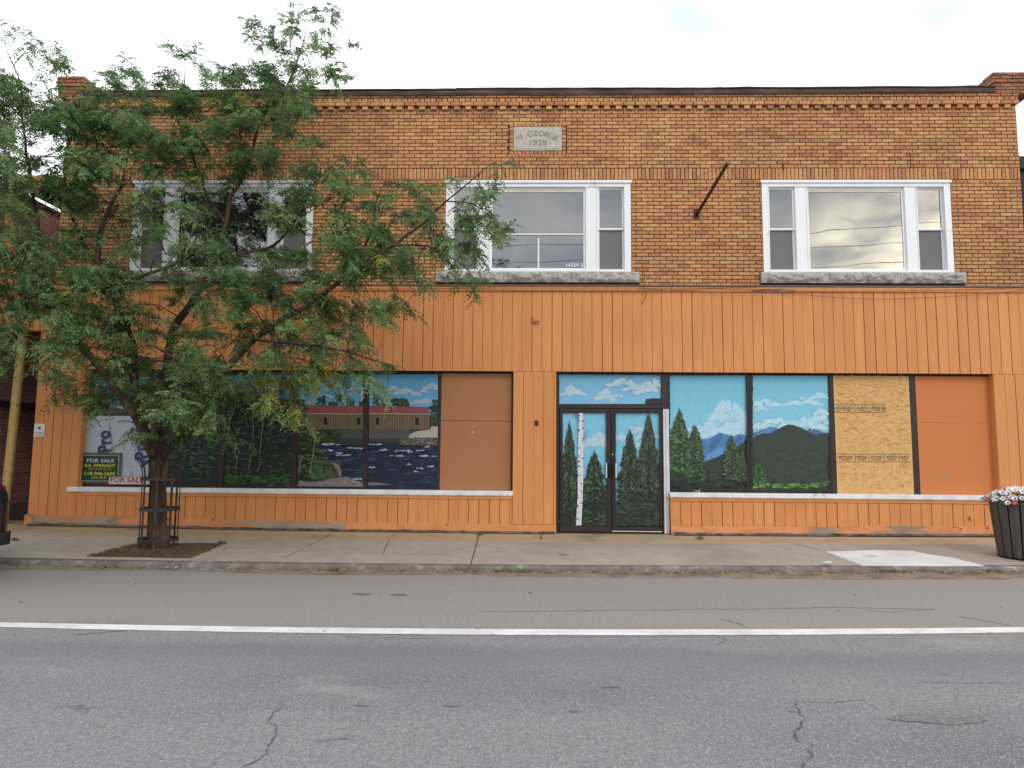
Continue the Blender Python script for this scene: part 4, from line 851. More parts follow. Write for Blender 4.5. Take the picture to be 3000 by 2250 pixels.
# boarded panels
XB0, XB1 = Xp(1291), Xp(1498)
g = MB(); g.box(XB0 + .001, XB1 - .001, YP - .014, YP + .03, ZP0, PF(1400, 1234, YP)[1]); g.box(XB0 + .001, XB1 - .001, YP - .010, YP + .03, PF(1400, 1233, YP)[1] + .002, ZP1); bp_ = g.build('plywood_panel', m_boardbrown, B, label='brown painted plywood board left of the centre pier')
g = MB()
for a, b, r_ in ((1709, 562, .008), (1750, 560, .008), (1732, 805, .008)):
    x, z = PF(*z2(a, b), YP - .02); g.add([(x + r_ * math.cos(q * .785), YP - .0155, z + r_ * math.sin(q * .785)) for q in range(8)], [tuple(range(8))])
g.build('bolt_hole', m_black, bp_)
g = MB(); x, z = PF(*z2(1808, 530), YP - .02); g.add([(x, YP - .016, z - .02), (x + .01, YP - .016, z), (x + .004, YP - .016, z + .025), (x - .005, YP - .016, z)], [(0, 1, 2, 3)]); g.build('paint_chip', m_white, bp_)
g = MB(); zmid = PF(2790, 1239, YP)[1]; a, b = Xp(2687), Xp(2913); g.box(a + .001, b - .001, YP - .014, YP + .03, ZP0, zmid); g.box(a + .001, b - .001, YP - .012, YP + .03, zmid + .003, ZP1); bo = g.build('plywood_panel', m_boardorange, B, label='orange painted plywood board at the right end')
g = MB()
for (u, v, w, h) in ((1455, 886, 28, 9), (1730, 871, 24, 5), (1610, 868, 10, 4)):
    pts = []
    for q in range(9):
        an = q * .698; pts.append(PF(*z4(u + w * math.cos(an) * random.uniform(.6, 1.1), v + h * math.sin(an) * random.uniform(.6, 1.1)), YP - .0155))
    g.add([(x, YP - .0155, z) for x, z in pts], [tuple(range(9))])
g.build('scuff_mark', plain('grey_scuff', lin((150, 140, 132)), rough=.9), bo)
# strand board with flakes and grade stamps
a, b = Xp(2446), Xp(2671); zmid = PF(2560, 1240, YP)[1]
g = MB(); g.box(a + .001, b - .001, YP - .012, YP + .03, ZP0, zmid - .001, c=lin((206, 158, 96))); g.box(a + .001, b - .001, YP - .010, YP + .03, zmid + .001, ZP1, c=lin((204, 154, 92)))
ob_ = g.build('strand_board', m_osb, B, label='bare yellow strand board panel with printed grade stamps')
g = MB(); yy = YP - .0123
for i in range(2600):
    x = random.uniform(a + .05, b - .05); z = random.uniform(ZP0 + .02, ZP1 - .02); L_ = random.uniform(.02, .07); w = random.uniform(.003, .012); an = random.gauss(0, .5)
    r = random.random(); c = (226, 188, 132) if r < .5 else ((202, 154, 94) if r < .93 else (random.choice([(168, 92, 48), (150, 86, 50), (180, 110, 60)])))
    if r > .93: L_ *= .8; w *= .6
    if r > .985: L_, w, c = random.uniform(.05, .09), .009, (162, 84, 46)
    yy -= .000003; dx, dz = math.cos(an) * L_ / 2, math.sin(an) * L_ / 2; nx, nz2 = -math.sin(an) * w / 2, math.cos(an) * w / 2
    g.add([(x - dx - nx, yy, z - dz - nz2), (x + dx - nx * .4, yy, z + dz - nz2 * .6), (x + dx + nx, yy, z + dz + nz2), (x - dx + nx * .5, yy, z - dz + nz2)], [(0, 1, 2, 3)], 0, lin(c))
g.build('wood_flakes', paint_mat('wood_flake', .8, .2, .15, 60), ob_, colour=True)
g = MB(); yy -= .0005; INK = lin((70, 56, 50))
def stamp_row(u0, u1, v0, v1, cells):
    def L2(p, q, w=.0028):
        (x0, zz0), (x1, zz1) = PF(*z4(*p), yy), PF(*z4(*q), yy)
        if abs(x1 - x0) > abs(zz1 - zz0): g.add([(x0, yy, zz0 - w), (x1, yy, zz1 - w), (x1, yy, zz1 + w), (x0, yy, zz0 + w)], [(0, 1, 2, 3)], 0, INK)
        else: g.add([(x0 - w, yy - .0002, zz0), (x1 - w, yy - .0002, zz1), (x1 + w, yy - .0002, zz1), (x0 + w, yy - .0002, zz0)], [(0, 1, 2, 3)], 0, INK)
    L2((u0, v0), (u1, v0)); L2((u0, v1), (u1, v1))
    for c_ in cells: L2((c_, v0), (c_, v1))
    cs_ = sorted([u0] + list(cells) + [u1])
    for p, q in zip(cs_[:-1], cs_[1:]):
        if q - p < 30: continue
        for k, t_ in enumerate((.25, .45, .68)):
            x, zz = PF(*z4((p + q) / 2, v0 + (v1 - v0) * (t_ + .12)), yy); ww = (PF(*z4(q, v0), yy)[0] - PF(*z4(p, v0), yy)[0]) * (.72 if k < 2 else .5)
            put_text(g, random.choice(['RATED SHEATHING', '24/16 EXPOSURE 1', 'SIZED FOR SPACING']) if k < 2 else '7/16 INCH', x, zz, yy - .0003 * (k + 1), .020, INK, .0007, width=ww)
stamp_row(622, 1015, 345, 403, [668, 778, 888, 985]); g.build('grade_stamp', m_flat, ob_, colour=True); g = MB(); stamp_row(637, 1190, 715, 773, [780, 885, 998, 1110])
g.build('grade_stamp', m_flat, ob_, colour=True)

# ---- door
yd = YD
def XD_(u, v=1350): return PF(u, v, yd)[0]
def ZD_(v): return PF(1790, v, yd)[1]
dfr = MB(); zb_ = .195
Xa, Xb, Xc, Xd_ = XD_(1630), XD_(1637), XD_(1939), XD_(1943)
dfr.box(.469, Xb, yd - .02, yd + .07, zb_, 2.93, bev=.003); dfr.box(Xc, XD_(1962), yd - .006, YP + .06, ZD_(1197), 2.93, bev=.003); dfr.box(Xc, Xd_, yd - .02, yd + .07, zb_, ZD_(1197), bev=.003)
dfr.box(Xb, Xc, yd - .02, yd + .07, ZD_(1196), ZD_(1185.5), bev=.003); dfr.box(Xb, Xc, yd - .005, yd + .07, ZD_(1098), 2.93)
dfr.box(Xb, Xc, yd + .025, yd + .07, zb_ - .03, zb_ + .012)
dfr.build('door_frame', m_bronze, B)
dfr = MB(); dfr.box(XD_(1943.5), XD_(1950), yd - .03, yd + .05, zb_ - .005, ZD_(1197.5), bev=.002); dfr.box(XD_(1951), XD_(1960.5), yd - .022, yd + .05, zb_ - .005, ZD_(1197.5), bev=.002); dfr.build('door_jamb_trim', m_alu, B)
def leaf(u0, u1, g0, g1, side):
    x0, x1, a, b = XD_(u0), XD_(u1), XD_(g0), XD_(g1); zt, zg1, zg0 = ZD_(1197.2), ZD_(1209), ZD_(1541); zb2 = zb_ + .015
    q = MB(); q.box(x0, a, yd - .012, yd + .035, zb2, zt, bev=.003); q.box(b, x1, yd - .012, yd + .035, zb2, zt, bev=.003); q.box(a, b, yd - .011, yd + .035, zg1, zt, bev=.003); q.box(a, b, yd - .011, yd + .035, zb2, zg0, bev=.003)
    d_ = q.build('door', m_bronze, B, label='left glass door leaf painted with spruces and a white birch' if side < 0 else 'right glass door leaf painted with two tall spruces')
    xs = x1 - .035 if side < 0 else x0 + .035
    q = MB(); zh0, zh1 = ZD_(1400), ZD_(1357); q.box(xs - .038, xs + .038, yd - .03, yd - .0125, zh0, zh1, bev=.002); h = q.build('handle', m_black, d_)
    q = MB(); hx = xs + side * .042; q.box(hx - .010, hx + .010, yd - .055, yd - .025, zh0 - .003, zh1 + .003, bev=.003); q.build('handle_grip', m_alu, h) if False else q.build('pull_bar', m_alu, d_)
    q = MB(); q.box(x0 + .004, x0 + .06, yd - .0145, yd - .0115, zb2 + .165, zb2 + .175) if side < 0 else q.box(x1 - .06, x1 - .004, yd - .0145, yd - .0115, zb2 + .165, zb2 + .175)
    q.build('pivot_plate', m_alu, d_)
    return d_
dl = leaf(1639, 1789, 1647, 1777, -1); dr_ = leaf(1790.5, 1938, 1802.5, 1933, 1)
q = MB(); x, z = PF(*z3(957, 777), yd - .014); q.add([(x + .017 * math.cos(k * .524), yd - .016, z + .017 * math.sin(k * .524)) for k in range(12)] + [(x + .017 * math.cos(k * .524), yd - .011, z + .017 * math.sin(k * .524)) for k in range(12)], [tuple(range(12))] + [(k, (k + 1) % 12, 12 + (k + 1) % 12, 12 + k) for k in range(12)]); q.build('lock', m_alu, dr_)
q = MB(); q.box(XD_(1792), XD_(1936), yd - .016, yd - .012, zb_ + .02, zb_ + .034); q.build('threshold_strip', m_alu, dr_)
P = Painter(yd + .02, z3); quadp(P, 1646, 1779, 1207, 1543, BLK); P.clip = (1648, 1776, 1210, 1540)
P.wash(540, 910, 440, 1360, (122, 190, 216), (116, 182, 212), 8)
for x, y, w, h in [(850, 650, 70, 50), (800, 700, 90, 40), (870, 690, 60, 40), (760, 670, 40, 20)]: P.cloud(x, y, w, h, (178, 202, 214), 24)
P.spruce(602, 530, 1400, 70, (36, 42, 36), (52, 68, 50), (78, 100, 70), 330); P.spruce(805, 760, 1400, 98, (32, 38, 34), (50, 72, 46), (80, 106, 66), 260)
for i in range(160): P.dab(random.uniform(545, 905), random.uniform(1130, 1350), random.uniform(12, 32), random.uniform(3, 8), random.choice([(30, 36, 34), (34, 42, 38), (50, 66, 48), (42, 54, 42)]), .15, 7, .4, -.2)
P.poly([(680, 440), (714, 440), (716, 900), (712, 1100), (700, 1352), (656, 1352), (670, 1100), (672, 800)], (204, 206, 216))
for i in range(26):
    t_ = random.random(); y = 460 + t_ * 860; x = (680 if t_ < .6 else 668) + (0 if random.random() < .6 else 32); P.dab(x, y, random.uniform(6, 14), random.uniform(3, 6), (52, 46, 48), .1)
for a in ([(655, 440), (680, 500)], [(750, 575), (735, 620), (700, 680)], [(735, 620), (725, 640)], [(640, 450), (675, 490)]): P.stroke(a, 2.4, (96, 92, 96))
P.edge(1647.5, 1777, 1208, 1541, w=1.6)
P.mb.build('painted_glass', m_paint, dl, colour=True)
P = Painter(yd + .02, z3); quadp(P, 1801, 1935, 1207, 1543, BLK); P.clip = (1803.5, 1932, 1210, 1540)
P.wash(970, 1340, 440, 1360, (122, 190, 216), (112, 180, 212), 8)
for x, y, w, h in [(1020, 650, 50, 40), (1170, 590, 60, 40), (1190, 640, 50, 40), (1200, 700, 50, 40), (1320, 640, 30, 30), (1110, 570, 30, 20)]: P.cloud(x, y, w, h, (178, 202, 214), 22)
P.spruce(1092, 590, 1400, 95, (36, 42, 36), (58, 66, 50), (80, 98, 68), 360); P.spruce(1245, 460, 1400, 88, (40, 42, 38), (58, 66, 54), (84, 98, 72), 400)
P.poly([(985, 1200), (1040, 1090), (1330, 1100), (1325, 1355), (985, 1355)], (38, 44, 40))
for i in range(240): P.dab(random.uniform(990, 1325), random.uniform(1080, 1350), random.uniform(10, 30), random.uniform(3, 7), random.choice([(30, 36, 34), (44, 56, 44), (52, 70, 50), (62, 84, 56)]), .15, 7, .4, .2)
P.edge(1803, 1933, 1208, 1541, w=1.6)
P.mb.build('painted_glass', m_paint, dr_, colour=True)

# ---------------------------------------------------------------- left: porch over the alley, neighbours
s = MB(); boards(s, -9.72, OX0 - .01, 3.62, 4.62, .02); s.box(-9.73, OX0 - .004, -.01, .04, 4.62, 4.72); s.build('porch_panel', m_orange, B)
s = MB(); s.box(-9.72, OX0 - .012, .038, 1.6, 3.60, 3.70); s.build('porch_floor', m_groove, B)
s = MB(); s.box(-9.45, BX0 - .003, .0, .12, 6.22, 6.46, bev=.004); s.box(-9.45, -9.30, .001, .12, 4.72, 6.219, bev=.004); s.box(-9.45, BX0 - .003, .125, 1.8, 6.40, 6.44); s.build('porch_beam', m_orange, B)
s = MB(); s.box(-9.22, BX0 - .003, .125, 1.8, 6.21, 6.24); s.build('porch_soffit', m_black, B)
x0, z0 = PF(62, 985, .1); x1, z1 = PF(20, 1420, .1)
s = MB(); s.tube([(-9.13, .1, .1), (-9.03, .1, 3.6)], .075, 16); s.box(-9.15, -8.91, .0, .2, 3.58, 3.60); s.build('support_pipe', m_tan, B, smooth=False)
NB = thing('neighbour_building', (-12.5, 4, .1), 'dark red brick side wall of the next building across the narrow alley', 'building')
m_nb = brick_tex('weathered_red_brick', lin((176, 122, 108)), lin((146, 100, 92)), lin((176, 160, 152)))
s = MB(); s.box(-15, -9.78, -1.2, 14, .25, 6.35); s.build('wall', m_nb, NB)
s = MB(); s.box(-9.779, -9.70, -1.2, 14, 2.30, 2.42); s.build('ledge', plain('dark_ledge', lin((58, 50, 50))), NB)
s = MB(); s.box(-15, -9.66, -1.25, 14, .1, .52, bev=.01); s.build('footing', plain('grey_footing', lin((128, 118, 106)), rough=.95), NB)
s = MB(); s.box(-15, -9.74, -1.2, 14, 6.352, 6.42); s.build('roof', m_roof, NB)
RB = thing('dark_shed_building', (12.5, 6, .1), 'dark grey neighbouring roof edge just right of the brick block', 'building')
s = MB(); s.box(9.78, 15, 2.0, 12, .1, 7.35); s.build('wall', plain('dark_cladding', lin((66, 62, 64)), rough=.9), RB); s = MB(); s.box(9.70, 15.1, 1.9, 12.1, 7.352, 7.62, bev=.02); s.build('roof', m_roof, RB)

# ---------------------------------------------------------------- things on the front
def cable(mb, pts, r, sag=0, n=14):
    out = []
    for a, b in zip(pts[:-1], pts[1:]):
        a, b = Vector(a), Vector(b)
        for i in range(n): t = i / n; p = a.lerp(b, t); p.z -= sag * 4 * t * (1 - t); out.append(p)
    out.append(Vector(pts[-1])); mb.tube(out, r, 5)
# rusty flagpole bracket: springs out from the wall toward the street
FP = thing('flagpole_bracket', (2.95, YB, 5.73), 'rusty slanting iron pole on a wall plate between the two right windows', 'flagpole')
a = PF(1900 + 282 / 2.011, 180 + 905 / 2.011, YB); ex, ez = ray(1900 + 462 / 2.011, 180 + 608 / 2.011); dy = -1.1 - CY; b = (ex * dy, -1.1, CZ + ez * dy)
s = MB(); s.tube([(a[0], YB - .01, a[1]), b], .028, 10); s.build('pole', m_rust, FP, smooth=True)
s = MB(); s.box(a[0] - .045, a[0] + .045, YB - .022, YB - .002, a[1] - .06, a[1] + .10, bev=.003); s.build('wall_plate', m_iron, FP)
s = MB(); s.lathe([(.0, .035), (.02, .03), (.036, .0), (.02, -.03), (0, -.035)], 12, b); s.build('end_knob', m_rust, FP, smooth=True)
s = MB()
for (u, v) in ((265, 440), (5, 805), (630, 830)):
    q = PF(1900 + u / 2.011, 180 + v / 2.011, YB); s.tube([b, (q[0], YB - .005, q[1])], .0028, 4)
q = PF(1900 + 262 / 2.011, 180 + 435 / 2.011, YB); s.tube([(q[0] - .02, YB - .02, q[1] + .03), (q[0], YB - .03, q[1]), (q[0] + .03, YB - .02, q[1] - .03)], .006, 5)
s.build('stay_wire', m_wire, FP)
for (u, v0, v1, lab) in ((785, 600, 632, 'short rusty iron hook in the brick above the right window left part'), (1530, 540, 622, 'long rusty iron hook in the brick above the right window right part')):
    q0 = PF(1900 + u / 2.011, 180 + v0 / 2.011, YB - .05); q1 = PF(1900 + (u + 10) / 2.011, 180 + v1 / 2.011, YB)
    s = MB(); s.tube([(q0[0], YB - .06, q0[1]), (q0[0] + .01, YB - .08, q0[1] - .03), (q1[0], YB - .04, q1[1]), (q1[0], YB + .0, q1[1] - .01)], .009, 6)
    tag(s.build('wall_hook', m_rust), lab, 'hook', 'iron hooks above the right window')
s = MB(); cable(s, [(-5, -.045, 4.40), (-1.2, -.045, 4.385), (1.0, -.045, 4.36), (3.2, -.045, 4.40), (5.6, -.045, 4.36), (8.7, -.045, 4.44)], .004, .02)
cable(s, [(1.9, -.045, 4.40), (4.4, -.045, 4.33), (6.2, -.05, 4.22), (8.7, -.045, 4.41)], .0035, .03); cable(s, [(2.0, YB - .12, 4.72), (1.98, -.06, 4.45), (2.02, -.03, 4.25), (1.93, -.02, 4.12)], .005, 0, 4)
cable(s, [(-1.7, -.046, 4.42), (1.0, -.046, 4.40), (3.9, -.046, 4.42)], .003, .015)
tag(s.build('slack_cable', m_wire, None), 'loose brown cables strung along the top rail of the orange siding', 'cable')
# small square box on the siding
x, z = PF(1571, 937, 0)
s = MB(); s.box(x - .055, x + .055, -.07, -.004, z - .035, z + .045, bev=.008); s.box(x - .03, x + .03, -.05, -.004, z - .065, z - .036, bev=.006)
tag(s.build('junction_box', m_base_or), 'small orange painted electrical box on the upper siding over the pier', 'junction box')
x, z = PF(1572, 1240, 0); s = MB(); s.box(x - .03, x + .03, -.022, -.003, z - .04, z + .045, bev=.006); s.tube([(x, -.024, z), (x, -.018, z)], .018, 8)
tag(s.build('outlet_plate', m_rust), 'small rusty outlet plate on the orange centre pier', 'outlet')
x, z = PF(1900 + 940 / 2.5525 * 0 + 940, 1514, 0)
x, z = PF(2843, 1517, 0); s = MB(); s.tube([(x, -.05, z), (x, .0, z)], .028, 10); s.tube([(x - .03, -.045, z + .02), (x + .03, -.045, z + .02)], .008, 6)
tag(s.build('hose_spigot', m_base_or), 'small orange painted spigot on the lower siding near the right end', 'spigot')
# camera warning sign on the left edge
SG = thing('warning_placard', (-8.53, -.02, 1.7), 'small white placard with yellow edge and camera symbol at the left corner', 'sign')
(xa, zt), (xb, zb2) = PF(101.5, 1240, -.005), PF(130.5, 1280.5, -.005)
s = MB(); s.box(xa, xb, -.012, -.003, zb2, zt, c=lin((206, 190, 130))); s.build('sign_plate', m_flat, SG, colour=True)
s = MB(); y = -.0126; s.add([(xa + .014, y, zb2 + .014), (xb - .014, y, zb2 + .014), (xb - .014, y, zt - .014), (xa + .014, y, zt - .014)], [(0, 1, 2, 3)], 0, lin((214, 214, 218)))
cx_, cz_ = (xa + xb) / 2, zt - .085
s.add([(cx_ - .035, y - .0005, cz_ + .012), (cx_ + .02, y - .0005, cz_ + .03), (cx_ + .03, y - .0005, cz_ - .002), (cx_ - .02, y - .0005, cz_ - .018)], [(0, 1, 2, 3)][::1], 0, lin((62, 54, 120)))
s.add([(cx_ + .0, y - .0005, cz_ - .01), (cx_ + .03, y - .0005, cz_ - .035), (cx_ + .018, y - .0005, cz_ - .038), (cx_ - .01, y - .0005, cz_ - .014)], [(0, 1, 2, 3)][::-1], 0, lin((62, 54, 120)))
put_text(s, 'SURVEILLANCE', cx_, zb2 + .068, y - .0008, .024, lin((40, 44, 70)), .001, width=.125); put_text(s, 'CAMERAS IN USE', cx_, zb2 + .030, y - .0008, .022, lin((40, 44, 70)), .001, width=.125)
s.build('sign_print', m_flat, SG, colour=True)
# green for-sale sign leaning in the window
def P1(a, b, y): x, z = PF(*z1_(a, b), y); return x, z
yS = YP - .035
RS = thing('real_estate_sign', (-7.25, yS, .92), 'green for sale sign with yellow lettering standing in the left shop window', 'sign')
s = MB(); (xa, zt), (xb, zb2) = P1(566, 772, yS), P1(832, 988, yS)
s.box(xa, xb, yS + .005, yS + .012, zb2, zt, c=lin((92, 84, 84))); s.build('backing_card', m_flat, RS, colour=True)
(xa, zt), (xb, zb2) = P1(573, 790, yS), P1(817, 972, yS)
s = MB(); s.box(xa, xb, yS - .004, yS + .0045, zb2, zt, c=lin((170, 196, 170))); s.build('sign_plate', m_flat, RS, colour=True)
s = MB(); y = yS - .0046; s.add([(xa + .008, y, zb2 + .008), (xb - .008, y, zb2 + .008), (xb - .008, y, zt - .008), (xa + .008, y, zt - .008)], [(0, 1, 2, 3)], 0, lin((26, 66, 46)))
cx_ = (xa + xb) / 2; Wd = xb - xa; Hh = zt - zb2
for txt, f, sz_, wd, col, bd, sh in (('FOR SALE', .73, .082, .74, (208, 214, 214), .0008, 0), ('B.A. STRAIGHT', .545, .074, .83, (214, 206, 50), .0008, 0), ('REAL ESTATE, LLC', .43, .046, .66, (176, 176, 70), 0, .3), ('518-946-2600', .23, .080, .84, (214, 206, 50), .0008, 0), ('JAY, N.Y.', .10, .056, .42, (206, 200, 60), .0004, 0)):
    put_text(s, txt, cx_, zb2 + Hh * f, y - .0008, sz_, lin(col), bd, width=Wd * wd, shear=sh)
for sg in (-1, 1):
    pr = [(cx_ + sg * Wd * .42 * (1 - t), zt - Hh * (.10 + .04 * math.sin(t * 6))) for t in np.linspace(0, .9, 10)]
    for a, b in zip(pr[:-1], pr[1:]): s.add([(a[0], y - .0004, a[1] - .002), (b[0], y - .0004, b[1] - .002), (b[0], y - .0004, b[1] + .002), (a[0], y - .0004, a[1] + .002)], [(0, 1, 2, 3)], 0, lin((84, 120, 96)))
s.build('sign_lettering', m_flat, RS, colour=True)
yS2 = YP - .055
RS2 = thing('for_sale_strip', (-6.55, yS2, .9), 'narrow white for sale strip with red letters lying along the white ledge', 'sign')
(xa, zt), (xb, zb2) = P1(756, 938, yS2), P1(1046, 996, yS2)
s = MB(); s.box(xa, xb, yS2, yS2 + .006, zb2, zt, c=lin((170, 60, 58))); s.build('sign_plate', m_flat, RS2, colour=True)
s = MB(); y = yS2 - .0008; s.add([(xa + .006, y, zb2 + .006), (xb - .006, y, zb2 + .006), (xb - .006, y, zt - .006), (xa + .006, y, zt - .006)], [(0, 1, 2, 3)], 0, lin((196, 192, 190)))
put_text(s, 'FOR SALE', xa + (xb - xa) * .43, zb2 + .035, y - .001, .128, lin((168, 36, 40)), .0022, width=(xb - xa) * .78)
s.build('sign_lettering', m_flat, RS2, colour=True)

# ---------------------------------------------------------------- street tree
tx, ty, tz = PS(462, 1603)
TR = thing('street_tree', (tx, ty, tz), 'leafy honey locust growing out of an iron guard in front of the storefront', 'tree')
def W3(u, v, y): x, z = PF(u, v, y); return Vector((x, y, z))
limbs = [   # (u, v, y) traced centrelines with radii
    ([(461, 1604, ty), (462, 1540, ty), (463, 1470, ty), (465, 1400, ty), (467, 1345, ty), (468, 1300, ty)], [.150, .118, .108, .108, .125, .12]),
    ([(462, 1345, ty), (440, 1290, -2.0), (412, 1240, -2.05), (396, 1150, -2.1), (390, 1060, -2.1), (386, 1003, -2.15), (352, 926, -2.2), (337, 863, -2.2), (297, 791, -2.2), (287, 736, -2.15), (295, 681, -2.1), (318, 614, -2.1), (354, 546, -2.0), (368, 480, -1.9), (380, 400, -1.8), (400, 320, -1.7)], [.085, .075, .068, .062, .058, .055, .052, .050, .044, .038, .034, .030, .025, .02, .014, .008]),
    ([(468, 1340, ty), (474, 1270, -1.85), (483, 1180, -1.75), (490, 1080, -1.7), (500, 990, -1.65), (522, 945, -1.6), (557, 892, -1.55), (584, 848, -1.5), (613, 791, -1.5), (634, 728, -1.45), (661, 656, -1.4), (672, 584, -1.4), (700, 540, -1.35), (728, 481, -1.3), (768, 348, -1.2), (838, 256, -1.2), (880, 150, -1.2), (900, 80, -1.2)], [.085, .078, .068, .062, .060, .058, .056, .054, .048, .042, .036, .032, .028, .024, .018, .014, .009, .004]),
    ([(474, 1345, ty), (505, 1310, -2.0), (546, 1277, -2.1), (592, 1202, -2.2), (650, 1097, -2.3), (697, 1044, -2.35), (743, 994, -2.4), (823, 939, -2.5), (899, 897, -2.55), (990, 830, -2.6), (1075, 770, -2.65), (1150, 720, -2.7), (1230, 660, -2.7), (1310, 590, -2.7), (1390, 520, -2.7), (1440, 480, -2.7)], [.080, .068, .060, .054, .050, .047, .044, .040, .036, .030, .024, .020, .016, .012, .008, .004]),
    ([(458, 1350, ty), (432, 1300, -2.2), (392, 1215, -2.4), (300, 1090, -2.7), (214, 980, -2.9), (140, 867, -3.0), (76, 791, -3.1), (0, 719, -3.2), (-90, 620, -3.3), (-160, 480, -3.2), (-180, 350, -3.1)], [.075, .06, .052, .047, .044, .042, .038, .034, .028, .018, .01]),
    ([(337, 863, -2.2), (380, 825, -2.4), (440, 800, -2.5), (520, 772, -2.6), (590, 720, -2.6), (620, 640, -2.5)], [.032, .028, .023, .018, .012, .006]),
    ([(140, 867, -3.0), (120, 760, -2.8), (110, 640, -2.6), (90, 520, -2.4), (70, 380, -2.3), (60, 250, -2.2), (20, 150, -2.2)], [.032, .028, .024, .02, .015, .01, .005]),
    ([(297, 791, -2.2), (240, 700, -2.0), (200, 600, -1.8), (190, 470, -1.7), (230, 340, -1.6), (270, 240, -1.6)], [.03, .026, .022, .018, .012, .005]),
    ([(613, 791, -1.5), (700, 745, -1.6), (800, 720, -1.7), (870, 640, -1.8), (920, 540, -1.8), (985, 480, -1.8)], [.032, .026, .022, .017, .01, .005]),
    ([(592, 1202, -2.2), (560, 1130, -2.7), (520, 1060, -3.0), (430, 1010, -3.2), (350, 1050, -3.3)], [.03, .024, .018, .012, .006]),
    ([(743, 994, -2.4), (800, 1000, -2.9), (900, 1010, -3.1), (1020, 1030, -3.1), (1100, 1060, -3.1)], [.026, .022, .017, .011, .005]),
    ([(661, 656, -1.4), (600, 560, -1.2), (560, 440, -1.0), (540, 320, -.9), (540, 200, -.9)], [.028, .022, .018, .012, .005]),
    ([(990, 830, -2.6), (1080, 700, -2.3), (1100, 600, -2.1), (1130, 530, -2.1)], [.02, .016, .01, .005]),
    ([(1150, 720, -2.7), (1250, 720, -2.9), (1330, 760, -3.0), (1370, 790, -3.0)], [.016, .013, .008, .004]),
    ([(1310, 590, -2.7), (1390, 600, -2.6), (1460, 660, -2.5)], [.010, .007, .004]),
]
skel = []                                  # (pos, radius, u, v)
tb = MB()
def smooth_path(pts, rad, k=4):
    P_ = [W3(*p) for p in pts]; out = []; rr = []
    for i in range(len(P_) - 1):
        p0, p1, p2, p3 = P_[max(i - 1, 0)], P_[i], P_[i + 1], P_[min(i + 2, len(P_) - 1)]
        for j in range(k):
            t = j / k; out.append(.5 * ((2 * p1) + (p2 - p0) * t + (2 * p0 - 5 * p1 + 4 * p2 - p3) * t * t + (3 * p1 - p0 - 3 * p2 + p3) * t ** 3)); rr.append(rad[i] * (1 - t) + rad[i + 1] * t)
    out.append(P_[-1]); rr.append(rad[-1]); return out, rr
for li, (pts, rad) in enumerate(limbs):
    out, rr = smooth_path(pts, rad)
    out = [p + Vector((mnoise.noise(p * 3), mnoise.noise(p * 3 + Vector((7, 0, 0))), 0)) * .02 * (0 if i < 3 else 1) for i, p in enumerate(out)]
    if li == 0:                            # fluted trunk
        n = 28; vs = []
        for i, (p, r_) in enumerate(zip(out, rr)):
            for j in range(n):
                a = 2 * math.pi * j / n; f = 1 + .10 * math.sin(3 * a + .4) + .06 * math.sin(7 * a + i * .1) + .10 * mnoise.noise(Vector((math.cos(a) * 2, math.sin(a) * 2, p.z * 1.5)))
                vs.append((p.x + r_ * f * math.cos(a), p.y + r_ * f * math.sin(a), p.z - (.03 if i == 0 else 0)))
        tb.add(vs, [(i * n + j, i * n + (j + 1) % n, (i + 1) * n + (j + 1) % n, (i + 1) * n + j) for i in range(len(out) - 1) for j in range(n)])
    else: tb.tube(out, rr, 10)
    if li: skel += [(p, r_) for p, r_ in zip(out, rr)][3:]
cover = [  # foliage seen per 100 px cell of the photo, in tenths
    [2, 0, 0, 0, 0, 0, 0, 0, 3, 2, 0, 0, 0, 0, 0],
    [3, 2, 0, 0, 0, 2, 0, 2, 7, 6, 0, 0, 0, 0, 0],
    [8, 6, 2.5, 4, 6, 8, 7, 8.5, 9, 6, 0, 0, 0, 0, 0],
    [9, 8.5, 9, 9, 9, 9, 9, 9, 7, .6, 0, 0, 0, 0, 0],
    [7, 3, 9, 9, 8, 8, 8, 8, 6, 4, 0, 0, 0, 0, 2.5],
    [8, 6.5, 8, 5, 3.8, 3.8, 4.2, 3.5, 4, 8, 4, 5, 2, 3, 3],
    [5, 2.5, 7, 5, 4.2, 3.6, 3.5, 4, 3.8, 6, 7, 7.5, 7.5, 6.5, 4],
    [7, 6, 7, 5.5, 5, 5, 4.5, 5.5, 7.5, 6, 8.5, 7.5, 7, 5, 0],
    [8, 8, 6.5, 5, 4, 3.5, 4.5, 7.5, 8.5, 8.5, 5, 3, .5, 0, 0],
    [6, 7, 8, 8, 5.5, 4.5, 5, 7.5, 6.5, 5.5, 5, 1.5, 0, 0, 0],
    [3, 4, 5.5, 8.5, 6, 7.5, 5.5, 5, 5.5, 6.5, 6, 2.5, 0, 0, 0],
    [.5, 2, 6, 7.5, 7.5, 7.5, 7, 5, 4, 1, 0, 0, 0, 0, 0],
    [0, 0, 0, 2, 2.6, 4, 3, .6, 0, 0, 0, 0, 0, 0, 0]]
def cov(u, v):
    i, j = v / 100 - .5, u / 100 - .5; i0, j0 = math.floor(i), math.floor(j)
    def C(a, b):
        if a < 0 or a >= len(cover): return 0
        if b < -3 or b >= 15: return 0
        if b == 14 and a == 3: return 0
        return cover[a][max(b, 0)]
    fi, fj = i - i0, j - j0
    return C(i0, j0) * (1 - fi) * (1 - fj) + C(i0 + 1, j0) * fi * (1 - fj) + C(i0, j0 + 1) * (1 - fi) * fj + C(i0 + 1, j0 + 1) * fi * fj
sk_px = []
def to_px(p):
    d = Vector(p) - Vector((CX, CY, CZ)); q = cam_inv @ d; return 1500 + FPX * q.x / -q.z, 1125 - FPX * q.y / -q.z
